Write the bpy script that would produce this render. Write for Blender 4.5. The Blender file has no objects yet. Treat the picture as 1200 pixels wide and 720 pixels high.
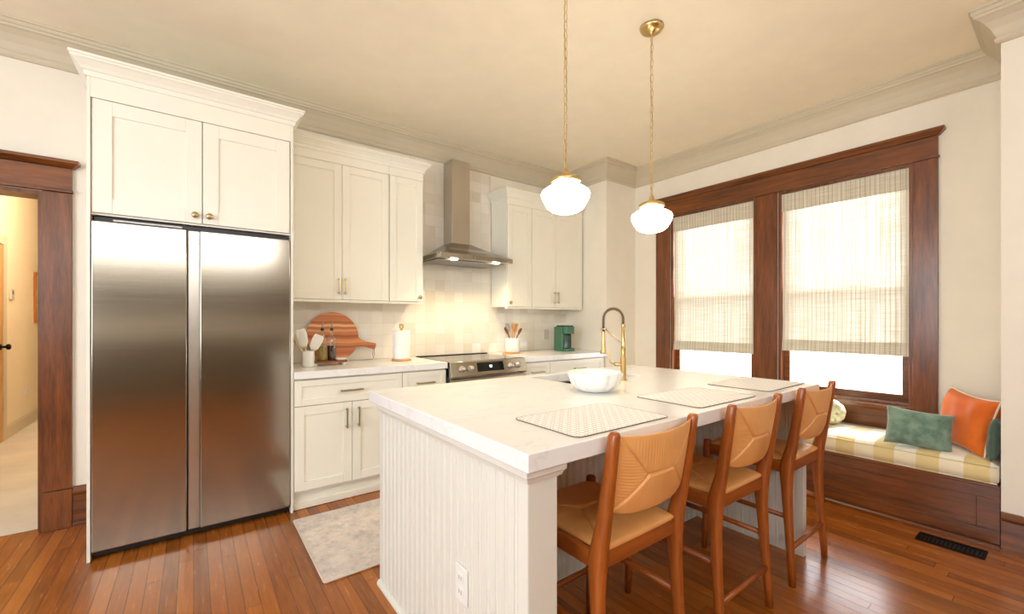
import bpy, bmesh, math, random
from mathutils import Vector, Matrix
random.seed(7)
PI = math.pi
SC = bpy.context.scene
COL = SC.collection

# ------------------------------------------------------------------ camera
cam = bpy.data.cameras.new('camera')
cam.sensor_width = 36.0
cam.lens = 36.0 * 498.9 / 1200.0
cam.shift_y = (375.7 - 360.0) / 1200.0
cam.clip_start = 0.02
cam_o = bpy.data.objects.new('camera', cam)
cam_o.location = (0, 0, 1.25)
cam_o.rotation_euler = (PI / 2, 0, -math.radians(36.8))
COL.objects.link(cam_o)
SC.camera = cam_o

# ------------------------------------------------------------------ world, lights, exposure
SC.view_settings.view_transform = 'Standard'
SC.view_settings.look = 'None'
SC.view_settings.gamma = 1.0
SC.view_settings.use_curve_mapping = False
SC.view_settings.exposure = 0.5
try:
    SC.cycles.use_denoising = True
    SC.cycles.max_bounces = 10
    SC.cycles.diffuse_bounces = 5
    SC.cycles.glossy_bounces = 4
    SC.cycles.transparent_max_bounces = 12
    SC.cycles.sample_clamp_indirect = 8.0
    SC.cycles.caustics_reflective = False
    SC.cycles.caustics_refractive = False
except Exception:
    pass
W = bpy.data.worlds.new('daylight')
SC.world = W
W.use_nodes = True
bg = W.node_tree.nodes['Background']
bg.inputs['Color'].default_value = (0.88, 0.95, 1.0, 1)
bg.inputs['Strength'].default_value = 14.0


def area(name, loc, rot, sx, sy, power, color=(1, 1, 1), portal=False, spread=PI):
    l = bpy.data.lights.new(name, 'AREA')
    l.shape = 'RECTANGLE'
    l.size, l.size_y = sx, sy
    l.energy = power
    l.color = color
    l.spread = spread
    if portal:
        l.cycles.is_portal = True
    o = bpy.data.objects.new(name, l)
    o.location = loc
    o.rotation_euler = rot
    COL.objects.link(o)
    return o


# daylight through the two windows (portals guide the sky's light)
area('window_portal', (4.23, 2.17, 1.49), (0, PI / 2, 0), 1.74, 0.86, 1, portal=True)
area('window_portal', (4.23, 1.14, 1.49), (0, PI / 2, 0), 1.74, 0.86, 1, portal=True)
sun = bpy.data.lights.new('sun', 'SUN')
sun.energy = 20.0
sun.color = (1.0, 0.96, 0.9)
sun.angle = math.radians(14)
sun_o = bpy.data.objects.new('sun', sun)
sun_o.rotation_euler = Vector((-0.80, 0.12, -0.57)).to_track_quat('-Z', 'Y').to_euler()
COL.objects.link(sun_o)
# added fill lamps behind and left of the camera, no windows modelled there
area('rear_fill_light', (-2.3, -2.55, 1.75), (PI / 2, 0, 0), 1.5, 1.6, 16, (0.88, 0.95, 1.0))
area('rear_high_fill_light', (-0.2, -2.55, 2.55), (PI / 2, 0, 0), 2.6, 0.4, 32, (0.94, 0.97, 1.0))
area('side_fill_light', (-3.0, 0.6, 1.7), (0, -PI / 2, 0), 1.7, 2.6, 90, (0.80, 0.91, 1.0))
# hallway lamp
hl = bpy.data.lights.new('hall_lamp', 'POINT')
hl.energy = 34
hl.color = (1.0, 0.82, 0.62)
hl.shadow_soft_size = 0.15
hlo = bpy.data.objects.new('hall_lamp', hl)
hlo.location = (-0.75, 6.2, 2.5)
COL.objects.link(hlo)


# ------------------------------------------------------------------ materials
def rgb(r, g, b):
    f = lambda c: (c / 255 / 12.92) if c <= 10.3 else ((c / 255 + 0.055) / 1.055) ** 2.4
    return (f(r), f(g), f(b), 1)


class NT:
    def __init__(s, name):
        s.m = bpy.data.materials.new(name)
        s.m.use_nodes = True
        s.t = s.m.node_tree
        s.b = s.t.nodes['Principled BSDF']
        s.out = s.t.nodes['Material Output']

    def n(s, typ, ins=None, **props):
        nd = s.t.nodes.new(typ)
        for k, v in props.items():
            setattr(nd, k, v)
        for k, v in (ins or {}).items():
            s.set(nd.inputs[k], v)
        return nd

    def set(s, sock, v):
        if isinstance(v, bpy.types.NodeSocket):
            s.t.links.new(v, sock)
        else:
            sock.default_value = v

    def p(s, **kw):
        for k, v in kw.items():
            s.set(s.b.inputs[k.replace('_', ' ')], v)

    def obj(s):
        return s.n('ShaderNodeTexCoord').outputs['Object']

    def sep(s, v):
        return s.n('ShaderNodeSeparateXYZ', {0: v}).outputs

    def comb(s, x, y, z=0.0):
        return s.n('ShaderNodeCombineXYZ', {0: x, 1: y, 2: z}).outputs[0]

    def math(s, op, a, b=0.0, c=0.0):
        return s.n('ShaderNodeMath', {0: a, 1: b, 2: c}, operation=op).outputs[0]

    def map(s, v, scale=(1, 1, 1), rot=(0, 0, 0), loc=(0, 0, 0)):
        return s.n('ShaderNodeMapping', {'Vector': v, 'Scale': scale, 'Rotation': rot, 'Location': loc}).outputs[0]

    def noise(s, v, scale, detail=3.0, rough=0.55):
        return s.n('ShaderNodeTexNoise', {'Vector': v, 'Scale': scale, 'Detail': detail, 'Roughness': rough}).outputs[0]

    def ramp(s, f, stops):
        r = s.n('ShaderNodeValToRGB', {'Fac': f})
        e = r.color_ramp.elements
        while len(e) < len(stops):
            e.new(0.5)
        for i, (p, c) in enumerate(stops):
            e[i].position = p
            e[i].color = c
        return r.outputs[0]

    def mix(s, f, a, b, mode='MIX'):
        nd = s.n('ShaderNodeMix', data_type='RGBA', blend_type=mode)
        s.set(nd.inputs[0], f)
        s.set(nd.inputs[6], a)
        s.set(nd.inputs[7], b)
        return nd.outputs[2]

    def bump(s, h, strength=0.3, dist=0.01):
        s.set(s.b.inputs['Normal'], s.n('ShaderNodeBump', {'Height': h, 'Strength': strength, 'Distance': dist}).outputs[0])


def paint(name, c, rough=0.5, spec=0.5, var=0.02, bump=0.05):
    t = NT(name)
    nz = t.noise(t.obj(), 6.0)
    lo = tuple(x * (1 - var) for x in c[:3]) + (1,)
    hi = tuple(min(1, x * (1 + var)) for x in c[:3]) + (1,)
    t.p(Base_Color=t.ramp(nz, [(0.3, lo), (0.7, hi)]), Roughness=rough, Specular_IOR_Level=spec)
    if bump:
        t.bump(t.noise(t.obj(), 90.0, 2.0), bump, 0.002)
    return t.m


def wood(name, c1, c2, axis='z', scale=9.0, rough=0.35, coat=0.0, stretch=12.0, spec=0.5):
    t = NT(name)
    sc = {'x': (1, stretch, stretch), 'y': (stretch, 1, stretch), 'z': (stretch, stretch, 1)}[axis]
    v = t.map(t.obj(), scale=sc)
    n1 = t.noise(v, scale * 0.35, 5.0, 0.6)
    n2 = t.noise(t.map(t.obj(), scale=tuple(x * 4 for x in sc)), scale * 0.5, 3.0)
    f = t.math('ADD', t.math('MULTIPLY', n1, 0.7), t.math('MULTIPLY', n2, 0.3))
    t.p(Base_Color=t.ramp(f, [(0.32, c2), (0.68, c1)]), Roughness=rough, Coat_Weight=coat, Coat_Roughness=0.15, Specular_IOR_Level=spec)
    t.bump(n2, 0.08, 0.002)
    return t.m


def metal(name, c, rough=0.25, brushed=None):
    t = NT(name)
    t.p(Base_Color=c, Metallic=1.0, Roughness=rough)
    if brushed:
        sc = {'x': (1, 200, 200), 'z': (200, 200, 1)}[brushed]
        n = t.noise(t.map(t.obj(), scale=sc), 2.0, 3.0)
        t.p(Roughness=t.math('ADD', t.math('MULTIPLY', n, 0.10), rough - 0.05))
        t.bump(n, 0.03, 0.0004)
    return t.m


def plain(name, c, rough=0.5, **kw):
    t = NT(name)
    nz = t.noise(t.obj(), 15.0)
    lo = tuple(x * 0.95 for x in c[:3]) + (1,)
    t.p(Base_Color=t.ramp(nz, [(0.3, lo), (0.7, c)]), Roughness=rough, **kw)
    return t.m


def emit(name, c, s):
    t = NT(name)
    t.p(Base_Color=(0.8, 0.8, 0.8, 1), Emission_Color=c, Emission_Strength=s, Roughness=0.2)
    return t.m


def fabric(name, c1, c2, scale=260, rough=0.9, sheen=0.3, big=5.0):
    t = NT(name)
    o = t.obj()
    n = t.noise(o, big, 4.0)
    f = t.noise(o, scale, 2.0)
    t.p(Base_Color=t.mix(t.math('MULTIPLY', f, 0.35), t.ramp(n, [(0.35, c1), (0.65, c2)]), c2), Roughness=rough, Sheen_Weight=sheen)
    t.bump(f, 0.4, 0.003)
    return t.m


def floor_mat():
    t = NT('hardwood_floor')
    o = t.obj()
    x, y, z = t.sep(o)
    pw = 0.060
    row = t.math('FLOOR', t.math('DIVIDE', x, pw))
    off = t.n('ShaderNodeTexWhiteNoise', {'W': row}, noise_dimensions='1D').outputs[0]
    yy = t.math('ADD', t.math('DIVIDE', y, 1.5), t.math('MULTIPLY', off, 7.0))
    col = t.math('FLOOR', yy)
    rnd = t.n('ShaderNodeTexWhiteNoise', {'Vector': t.comb(row, col, 0.0)}, noise_dimensions='2D').outputs[0]
    fx = t.math('FRACT', t.math('DIVIDE', x, pw))
    fy = t.math('FRACT', yy)
    ex = t.math('MINIMUM', fx, t.math('SUBTRACT', 1.0, fx))
    ey = t.math('MULTIPLY', t.math('MINIMUM', fy, t.math('SUBTRACT', 1.0, fy)), 25.0)
    e = t.math('MINIMUM', ex, ey)
    gap = t.n('ShaderNodeMapRange', {'Value': e, 'From Min': 0.0, 'From Max': 0.035}).outputs[0]
    gr = t.noise(t.map(t.comb(x, t.math('ADD', y, t.math('MULTIPLY', rnd, 30.0)), z), scale=(14, 1, 1)), 5.0, 5.0, 0.62)
    blot = t.noise(o, 1.6, 3.0)
    f = t.math('ADD', t.math('ADD', t.math('MULTIPLY', rnd, 0.27), t.math('MULTIPLY', gr, 0.45)), t.math('MULTIPLY', blot, 0.25))
    c = t.ramp(f, [(0.2, rgb(106, 56, 13)), (0.5, rgb(158, 88, 26)), (0.82, rgb(190, 116, 42))])
    c = t.mix(gap, rgb(55, 24, 8), c)
    t.p(Base_Color=c, Roughness=t.math('ADD', 0.17, t.math('MULTIPLY', gr, 0.16)), Coat_Weight=0.08, Coat_Roughness=0.12, Specular_IOR_Level=0.42)
    t.bump(t.math('ADD', gap, t.math('MULTIPLY', gr, 0.15)), 0.15, 0.002)
    return t.m


def tile_mat():
    t = NT('glazed_square_tile')
    o = t.obj()
    x, y, z = t.sep(o)
    s = 0.102
    ux, uz = t.math('DIVIDE', x, s), t.math('DIVIDE', z, s)
    ix, iz = t.math('FLOOR', ux), t.math('FLOOR', uz)
    rnd = t.n('ShaderNodeTexWhiteNoise', {'Vector': t.comb(ix, iz, 0.0)}, noise_dimensions='2D').outputs[0]
    fx, fz = t.math('FRACT', ux), t.math('FRACT', uz)
    e = t.math('MINIMUM', t.math('MINIMUM', fx, t.math('SUBTRACT', 1.0, fx)), t.math('MINIMUM', fz, t.math('SUBTRACT', 1.0, fz)))
    g = t.n('ShaderNodeMapRange', {'Value': e, 'From Min': 0.005, 'From Max': 0.03}).outputs[0]
    n = t.noise(o, 9.0, 3.0)
    f = t.math('ADD', t.math('MULTIPLY', rnd, 0.75), t.math('MULTIPLY', n, 0.25))
    c = t.ramp(f, [(0.08, rgb(222, 212, 197)), (0.3, rgb(233, 226, 214)), (0.75, rgb(238, 232, 221)), (0.95, rgb(243, 239, 231))])
    t.p(Base_Color=t.mix(g, rgb(228, 220, 207), c), Roughness=0.14)
    t.bump(t.math('ADD', g, t.math('MULTIPLY', t.noise(o, 7.0, 1.0), 1.5)), 0.25, 0.004)
    return t.m


def quartz_mat():
    t = NT('white_quartz')
    o = t.obj()
    n = t.noise(o, 5.0, 6.0, 0.7)
    v = t.noise(t.map(o, rot=(0, 0, 0.6), scale=(1, 2.2, 1)), 1.7, 7.0, 0.65)
    vein = t.ramp(v, [(0.485, rgb(240, 240, 239)), (0.5, rgb(226, 222, 215)), (0.515, rgb(240, 240, 239))])
    c = t.mix(0.5, vein, t.ramp(n, [(0.3, rgb(232, 232, 230)), (0.7, rgb(243, 243, 243))]))
    t.p(Base_Color=c, Roughness=0.2)
    return t.m


def glass_mat(name, tint=(1, 1, 1, 1), refl=0.06):
    t = NT(name)
    tr = t.n('ShaderNodeBsdfTransparent', {'Color': tint})
    gl = t.n('ShaderNodeBsdfGlossy', {'Roughness': 0.02})
    mx = t.n('ShaderNodeMixShader', {0: refl, 1: tr.outputs[0], 2: gl.outputs[0]})
    t.t.links.new(mx.outputs[0], t.out.inputs[0])
    return t.m


def shade_mat(name, openness, trans=0.040, tone=1.0):
    t = NT(name)
    o = t.obj()
    x, y, z = t.sep(o)
    wv = t.n('ShaderNodeTexNoise', {'Vector': t.comb(t.math('MULTIPLY', y, 95.0), t.math('MULTIPLY', z, 1.2)), 'Scale': 1.0, 'Detail': 2.0}).outputs[0]
    wh = t.n('ShaderNodeTexNoise', {'Vector': t.comb(t.math('MULTIPLY', y, 5.0), t.math('MULTIPLY', z, 230.0)), 'Scale': 1.0, 'Detail': 2.0}).outputs[0]
    st = t.math('FRACT', t.math('DIVIDE', y, 0.029))
    stripe = t.n('ShaderNodeMapRange', {'Value': t.math('ABSOLUTE', t.math('SUBTRACT', st, 0.5)), 'From Min': 0.04, 'From Max': 0.16}).outputs[0]
    f = t.math('ADD', t.math('MULTIPLY', wv, 0.5), t.math('MULTIPLY', wh, 0.5))
    c = t.ramp(f, [(0.36, rgb(206, 198, 178)), (0.62, rgb(246, 243, 236))])
    c = t.mix(t.math('MULTIPLY', t.math('SUBTRACT', 1.0, stripe), 0.55), c, rgb(170, 160, 135))
    c = t.mix(1.0, c, (tone, tone * .97, tone * .90, 1), 'MULTIPLY')
    df = t.n('ShaderNodeBsdfDiffuse', {'Color': c})
    tl = t.n('ShaderNodeBsdfTranslucent', {'Color': c})
    tp = t.n('ShaderNodeBsdfTransparent', {})
    m1 = t.n('ShaderNodeMixShader', {0: trans, 1: df.outputs[0], 2: tl.outputs[0]})
    op = t.n('ShaderNodeMapRange', {'Value': f, 'From Min': 0.42, 'From Max': 0.62, 'To Min': 0.0, 'To Max': openness}).outputs[0]
    m2 = t.n('ShaderNodeMixShader', {0: op, 1: m1.outputs[0], 2: tp.outputs[0]})
    t.t.links.new(m2.outputs[0], t.out.inputs[0])
    return t.m


def plaid_mat():
    t = NT('yellow_plaid_fabric')
    o = t.obj()
    x, y, z = t.sep(o)
    s = 0.20
    a = t.math('GREATER_THAN', t.math('FRACT', t.math('DIVIDE', t.math('ADD', y, 0.05), s)), 0.5)
    xz = t.math('SUBTRACT', x, t.math('MULTIPLY', z, 0.0))
    b = t.math('GREATER_THAN', t.math('FRACT', t.math('DIVIDE', t.math('ADD', xz, 0.06), s)), 0.5)
    c = t.mix(a, rgb(243, 238, 224), rgb(214, 188, 112))
    c = t.mix(t.math('MULTIPLY', b, 0.45), c, rgb(228, 208, 146))
    w = t.noise(o, 320.0, 2.0)
    t.p(Base_Color=t.mix(t.math('MULTIPLY', w, 0.3), c, rgb(240, 234, 220)), Roughness=0.9, Sheen_Weight=0.2)
    t.bump(w, 0.3, 0.002)
    return t.m


def placemat_mat():
    t = NT('lattice_placemat')
    o = t.obj()
    x, y, z = t.sep(o)
    k = 1 / 0.026
    u = t.math('MULTIPLY', t.math('ADD', x, y), k * 0.7)
    v = t.math('MULTIPLY', t.math('SUBTRACT', x, y), k * 0.7)
    du = t.math('ABSOLUTE', t.math('SUBTRACT', t.math('FRACT', u), 0.5))
    dv = t.math('ABSOLUTE', t.math('SUBTRACT', t.math('FRACT', v), 0.5))
    r = t.math('SQRT', t.math('ADD', t.math('MULTIPLY', du, du), t.math('MULTIPLY', dv, dv)))
    ring = t.math('ABSOLUTE', t.math('SUBTRACT', r, 0.42))
    ln = t.n('ShaderNodeMapRange', {'Value': ring, 'From Min': 0.05, 'From Max': 0.12}).outputs[0]
    c = t.mix(ln, rgb(200, 190, 184), rgb(246, 246, 246))
    t.p(Base_Color=c, Roughness=0.6)
    return t.m


def rug_mat():
    t = NT('faded_rug')
    o = t.obj()
    x, y, z = t.sep(o)
    n1 = t.noise(o, 11.0, 6.0, 0.75)
    n2 = t.noise(t.map(o, loc=(3, 5, 0)), 22.0, 5.0, 0.75)
    vr = t.n('ShaderNodeTexVoronoi', {'Vector': o, 'Scale': 9.0}, feature='DISTANCE_TO_EDGE').outputs[0]
    c = t.ramp(n1, [(0.36, rgb(196, 188, 184)), (0.5, rgb(216, 206, 198)), (0.64, rgb(228, 214, 205))])
    c = t.mix(t.ramp(n2, [(0.5, (0, 0, 0, 1)), (0.68, (0.4, 0.4, 0.4, 1))]), c, rgb(136, 136, 146))
    c = t.mix(t.ramp(vr, [(0.02, (0.10, 0.10, 0.10, 1)), (0.08, (0, 0, 0, 1))]), c, rgb(170, 140, 128))
    wv = t.noise(o, 240.0, 2.0)
    t.p(Base_Color=c, Roughness=0.95)
    t.bump(wv, 0.4, 0.003)
    return t.m


def leather_mat():
    t = NT('tan_woven_leather')
    o = t.obj()
    n = t.noise(o, 4.0, 3.0)
    f = t.noise(t.map(o, scale=(1, 1, 9)), 60.0, 2.0)
    t.p(Base_Color=t.ramp(n, [(0.3, rgb(218, 150, 84)), (0.7, rgb(236, 176, 108))]), Roughness=0.42)
    t.bump(f, 0.1, 0.002)
    return t.m


def carpet_mat():
    t = NT('hall_carpet')
    o = t.obj()
    t.p(Base_Color=t.ramp(t.noise(o, 3.0, 3.0), [(0.3, rgb(206, 200, 190)), (0.7, rgb(222, 217, 208))]), Roughness=1.0)
    t.bump(t.noise(o, 300.0, 2.0), 0.5, 0.004)
    return t.m


def board_mat():
    t = NT('acacia_board')
    o = t.obj()
    x, y, z = t.sep(o)
    wz = t.math('ADD', z, t.math('MULTIPLY', t.noise(o, 3.5, 2.0), 0.05))
    band = t.n('ShaderNodeTexNoise', {'W': t.math('MULTIPLY', wz, 24.0), 'Scale': 1.0, 'Detail': 1.0}, noise_dimensions='1D').outputs[0]
    gr = t.noise(t.map(o, scale=(1, 1, 8)), 12.0, 4.0)
    f = t.math('ADD', t.math('MULTIPLY', band, 0.97), t.math('MULTIPLY', gr, 0.03))
    t.p(Base_Color=t.ramp(f, [(0.30, rgb(150, 74, 32)), (0.46, rgb(192, 108, 54)), (0.58, rgb(210, 136, 80)), (0.68, rgb(234, 184, 132))]), Roughness=0.4)
    return t.m


M = dict(
    wall=paint('cream_wall_paint', rgb(237, 230, 216), 0.6),
    ceiling=paint('ceiling_paint', rgb(252, 243, 223), 0.7),
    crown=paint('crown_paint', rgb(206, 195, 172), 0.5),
    cab=paint('cream_cabinet_paint', rgb(238, 235, 222), 0.32, var=0.01, bump=0.0),
    bead=paint('island_paint', rgb(226, 224, 214), 0.35, var=0.01, bump=0.0),
    hallwall=paint('hall_wall_paint', rgb(238, 226, 202), 0.6),
    darkwood_z=wood('dark_oak_upright', rgb(138, 76, 28), rgb(66, 32, 10), 'z', 6, 0.3, 0.2),
    darkwood_x=wood('dark_oak_level', rgb(138, 76, 28), rgb(66, 32, 10), 'x', 6, 0.3, 0.2),
    darkwood_y=wood('dark_oak_along_window', rgb(138, 76, 28), rgb(66, 32, 10), 'y', 6, 0.3, 0.2),
    stoolwood=wood('teak_stool_wood', rgb(174, 94, 34), rgb(130, 64, 18), 'z', 10, 0.3, 0.2),
    stoolwood_x=wood('teak_stool_rail', rgb(174, 94, 34), rgb(130, 64, 18), 'x', 10, 0.3, 0.2),
    stoolwood_y=wood('teak_stool_side_rail', rgb(174, 94, 34), rgb(130, 64, 18), 'y', 10, 0.3, 0.2),
    lightwood=wood('light_beech', rgb(214, 168, 110), rgb(184, 132, 76), 'z', 10, 0.5),
    midwood=wood('walnut_spoon', rgb(150, 96, 52), rgb(112, 64, 32), 'z', 10, 0.5),
    steel=metal('brushed_stainless', rgb(174, 167, 154), 0.15, 'x'),
    steel_v=metal('upright_stainless', rgb(196, 190, 180), 0.3, 'z'),
    steelside=metal('grey_steel_edge', rgb(150, 148, 146), 0.35),
    brass=metal('satin_brass', rgb(214, 186, 128), 0.28),
    nickel=metal('champagne_brass', rgb(190, 172, 132), 0.28),
    darkspring=metal('dark_bronze_spring', rgb(110, 92, 66), 0.35),
    black=plain('black_plastic', rgb(22, 21, 20), 0.35),
    blackglass=plain('black_glass', rgb(14, 14, 15), 0.06),
    blackmetal=metal('black_iron', rgb(36, 34, 32), 0.5),
    white=plain('white_ceramic', rgb(240, 238, 233), 0.2),
    whiteplastic=plain('white_plastic', rgb(238, 237, 233), 0.35),
    greyplate=plain('grey_plate', rgb(206, 200, 190), 0.35),
    paper=plain('paper_towel', rgb(244, 243, 240), 0.95),
    glass=glass_mat('window_glass'),
    reflectband=paint('olive_brown_reflect_band', rgb(112, 98, 74), 0.5),
    screen=glass_mat('dimming_screen_mesh', (0.74, 0.74, 0.74, 1), 0.02),  # see-through grey, cuts daylight at the lower windows
    bottleglass=glass_mat('bottle_glass', (0.93, 0.95, 0.92, 1), 0.12),
    oil=plain('olive_oil', rgb(150, 124, 18), 0.1),
    vinegar=plain('dark_vinegar', rgb(62, 28, 30), 0.1),
    globe=emit('lit_milk_glass', (1.0, 0.86, 0.63, 1), 21.0),
    hoodlamp=emit('hood_bulb', (1.0, 0.86, 0.62, 1), 14.0),
    display=emit('display_digits', (0.6, 0.85, 1.0, 1), 1.6),
    green=fabric('green_chenille', rgb(74, 108, 92), rgb(134, 162, 144), 160, big=16),
    darkgreen=fabric('dark_green_cloth', rgb(60, 84, 74), rgb(80, 104, 92), 200),
    orange=fabric('orange_velvet', rgb(212, 94, 12), rgb(230, 116, 24), 300, 0.75, 0.1, 6),
    piping=fabric('cream_piping', rgb(232, 220, 196), rgb(240, 230, 210), 300),
    knot=fabric('sage_cream_knit', rgb(206, 208, 170), rgb(226, 226, 196), 200, big=20),
    cmgreen=plain('green_plastic', rgb(62, 112, 84), 0.3),
    cmdark=plain('dark_green_plastic', rgb(34, 66, 52), 0.25),
    strap=plain('leather_strap', rgb(150, 120, 90), 0.6),
    floor=floor_mat(), tile=tile_mat(), quartz=quartz_mat(), shade=shade_mat('woven_shade', 0.024), valance=shade_mat('lined_shade', 0.0, 0.03, 0.86),
    plaid=plaid_mat(), mat=placemat_mat(), rug=rug_mat(), leather=leather_mat(), carpet=carpet_mat(), board=board_mat(),
    rugedge=fabric('rug_binding', rgb(206, 188, 170), rgb(216, 200, 184), 200),
    matedge=plain('placemat_edge', rgb(126, 112, 98), 0.6),
    picture=plain('picture_print', rgb(214, 190, 150), 0.5),
    honeywood=wood('honey_frame', rgb(190, 122, 52), rgb(160, 92, 34), 'z', 10, 0.4),
)


# ------------------------------------------------------------------ mesh helpers
class B:
    """Collects shapes (world coordinates) and links them as one mesh object."""

    def __init__(s):
        s.bm = bmesh.new()

    def box(s, x0, x1, y0, y1, z0, z1):
        v = [s.bm.verts.new((x, y, z)) for z in (z0, z1) for (x, y) in ((x0, y0), (x1, y0), (x1, y1), (x0, y1))]
        for f in ((3, 2, 1, 0), (4, 5, 6, 7), (0, 1, 5, 4), (1, 2, 6, 5), (2, 3, 7, 6), (3, 0, 4, 7)):
            s.bm.faces.new([v[i] for i in f])
        return s

    def loft(s, secs, cap=True, closed=True):
        rows = [[s.bm.verts.new(p) for p in sec] for sec in secs]
        n = len(rows[0])
        for a, b in zip(rows, rows[1:]):
            for i in range(n if closed else n - 1):
                j = (i + 1) % n
                s.bm.faces.new((a[i], a[j], b[j], b[i]))
        if cap:
            s.bm.faces.new(rows[0][::-1])
            s.bm.faces.new(rows[-1])
        return s

    def tube(s, pts, r, n=10, cap=True):
        pts = [Vector(p) for p in pts]
        rr = r if isinstance(r, (list, tuple)) else [r] * len(pts)
        secs = []
        up = None
        for i, p in enumerate(pts):
            t = (pts[min(i + 1, len(pts) - 1)] - pts[max(i - 1, 0)]).normalized()
            if up is None:
                up = Vector((0, 0, 1)) if abs(t.z) < 0.9 else Vector((1, 0, 0))
            a = t.cross(up).normalized()
            b = a.cross(t).normalized()
            up = b
            secs.append([p + (a * math.cos(k * 2 * PI / n) + b * math.sin(k * 2 * PI / n)) * rr[i] for k in range(n)])
        return s.loft(secs, cap)

    def ring(s, pts, r, n=6):
        """closed tube along a closed loop lying near a plane"""
        pts = [Vector(p) for p in pts]
        c = sum(pts, Vector()) / len(pts)
        nrm = (pts[0] - c).cross(pts[len(pts) // 4] - c).normalized()
        rows = []
        N = len(pts)
        for i, p in enumerate(pts):
            t = (pts[(i + 1) % N] - pts[i - 1]).normalized()
            a = t.cross(nrm).normalized()
            rows.append([s.bm.verts.new(p + (a * math.cos(k * 2 * PI / n) + nrm * math.sin(k * 2 * PI / n)) * r) for k in range(n)])
        for i in range(N):
            a, b = rows[i], rows[(i + 1) % N]
            for k in range(n):
                j = (k + 1) % n
                s.bm.faces.new((a[k], a[j], b[j], b[k]))
        return s

    def lathe(s, prof, c=(0, 0, 0), axis='z', n=32, mod=None):
        """prof: (r, h) from one end to the other"""
        rows = []
        for r, h in prof:
            if r < 1e-6:
                pts = [(0, 0, h)]
            else:
                pts = []
                for k in range(n):
                    a = 2 * PI * k / n
                    q = r * (mod(a, h) if mod else 1)
                    pts.append((q * math.cos(a), q * math.sin(a), h))
            if axis == 'y':
                pts = [(x, -z, y) for x, y, z in pts]
            elif axis == 'x':
                pts = [(z, x, y) for x, y, z in pts]
            rows.append([s.bm.verts.new((c[0] + x, c[1] + y, c[2] + z)) for x, y, z in pts])
        for a, b in zip(rows, rows[1:]):
            if len(a) == 1 and len(b) == 1:
                continue
            for k in range(n):
                j = (k + 1) % n
                if len(a) == 1:
                    s.bm.faces.new((a[0], b[j], b[k]))
                elif len(b) == 1:
                    s.bm.faces.new((a[k], a[j], b[0]))
                else:
                    s.bm.faces.new((a[k], a[j], b[j], b[k]))
        for row in (rows[0], rows[-1]):
            if len(row) > 1:
                s.bm.faces.new(row)
        return s

    def prism(s, poly, axis, a0, a1):
        """poly: 2-D outline extruded along axis ('x': (y,z), 'y': (x,z), 'z': (x,y))"""
        f = {'x': lambda p, a: (a, p[0], p[1]), 'y': lambda p, a: (p[0], a, p[1]), 'z': lambda p, a: (p[0], p[1], a)}[axis]
        return s.loft([[f(p, a0) for p in poly], [f(p, a1) for p in poly]])

    def grid(s, xs, ys, zs, solid):
        """boxes of a grid where solid(i,j,k), without inner faces"""
        vs = {}

        def V(i, j, k):
            if (i, j, k) not in vs:
                vs[(i, j, k)] = s.bm.verts.new((xs[i], ys[j], zs[k]))
            return vs[(i, j, k)]
        nx, ny, nz = len(xs) - 1, len(ys) - 1, len(zs) - 1
        S = lambda i, j, k: 0 <= i < nx and 0 <= j < ny and 0 <= k < nz and solid(i, j, k)
        for i in range(nx):
            for j in range(ny):
                for k in range(nz):
                    if not S(i, j, k):
                        continue
                    q = [((-1, 0, 0), ((0, 0, 0), (0, 0, 1), (0, 1, 1), (0, 1, 0))), ((1, 0, 0), ((1, 0, 0), (1, 1, 0), (1, 1, 1), (1, 0, 1))),
                         ((0, -1, 0), ((0, 0, 0), (1, 0, 0), (1, 0, 1), (0, 0, 1))), ((0, 1, 0), ((0, 1, 0), (0, 1, 1), (1, 1, 1), (1, 1, 0))),
                         ((0, 0, -1), ((0, 0, 0), (0, 1, 0), (1, 1, 0), (1, 0, 0))), ((0, 0, 1), ((0, 0, 1), (1, 0, 1), (1, 1, 1), (0, 1, 1)))]
                    for d, c in q:
                        if not S(i + d[0], j + d[1], k + d[2]):
                            s.bm.faces.new([V(i + a, j + b, k + e) for a, b, e in c])
        return s

    def sweep(s, path, prof, closed=False):
        """prof: (inward offset to the right of travel, z) swept along a plan polyline with mitred corners"""
        P = [Vector(p) for p in path]
        secs = []
        for i, p in enumerate(P):
            d1 = (P[i] - P[i - 1]).normalized() if i > 0 else None
            d2 = (P[i + 1] - P[i]).normalized() if i < len(P) - 1 else None
            if d1 is None:
                d1 = d2
            if d2 is None:
                d2 = d1
            n1, n2 = Vector((d1.y, -d1.x)), Vector((d2.y, -d2.x))
            m = n1 + n2
            m = m / max(1e-6, m.dot(n1))
            secs.append([(p.x + m.x * o, p.y + m.y * o, z) for o, z in prof])
        return s.loft(secs)

    def rot(s, mat):
        bmesh.ops.transform(s.bm, matrix=mat, verts=s.bm.verts)
        return s

    def build(s, name, mat, parent=None, bevel=0.0, smooth=False, origin=None, seg=2, sub=0, local=False):
        bmesh.ops.recalc_face_normals(s.bm, faces=s.bm.faces)
        base = Vector((0, 0, 0))
        if not local:
            r = parent
            if r is not None:
                while r is not None:
                    base += r.location
                    r = r.parent
            elif origin is not None:
                base = Vector(origin)
        if base.length > 0:
            bmesh.ops.translate(s.bm, vec=-base, verts=s.bm.verts)
        me = bpy.data.meshes.new(name)
        s.bm.to_mesh(me)
        s.bm.free()
        o = bpy.data.objects.new(name, me)
        COL.objects.link(o)
        if parent is not None:
            o.parent = parent
        elif origin is not None and not local:
            o.location = origin
        me.materials.append(M[mat])
        if smooth:
            for f in me.polygons:
                f.use_smooth = True
        if sub:
            md = o.modifiers.new('sub', 'SUBSURF')
            md.levels = md.render_levels = sub
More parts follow.
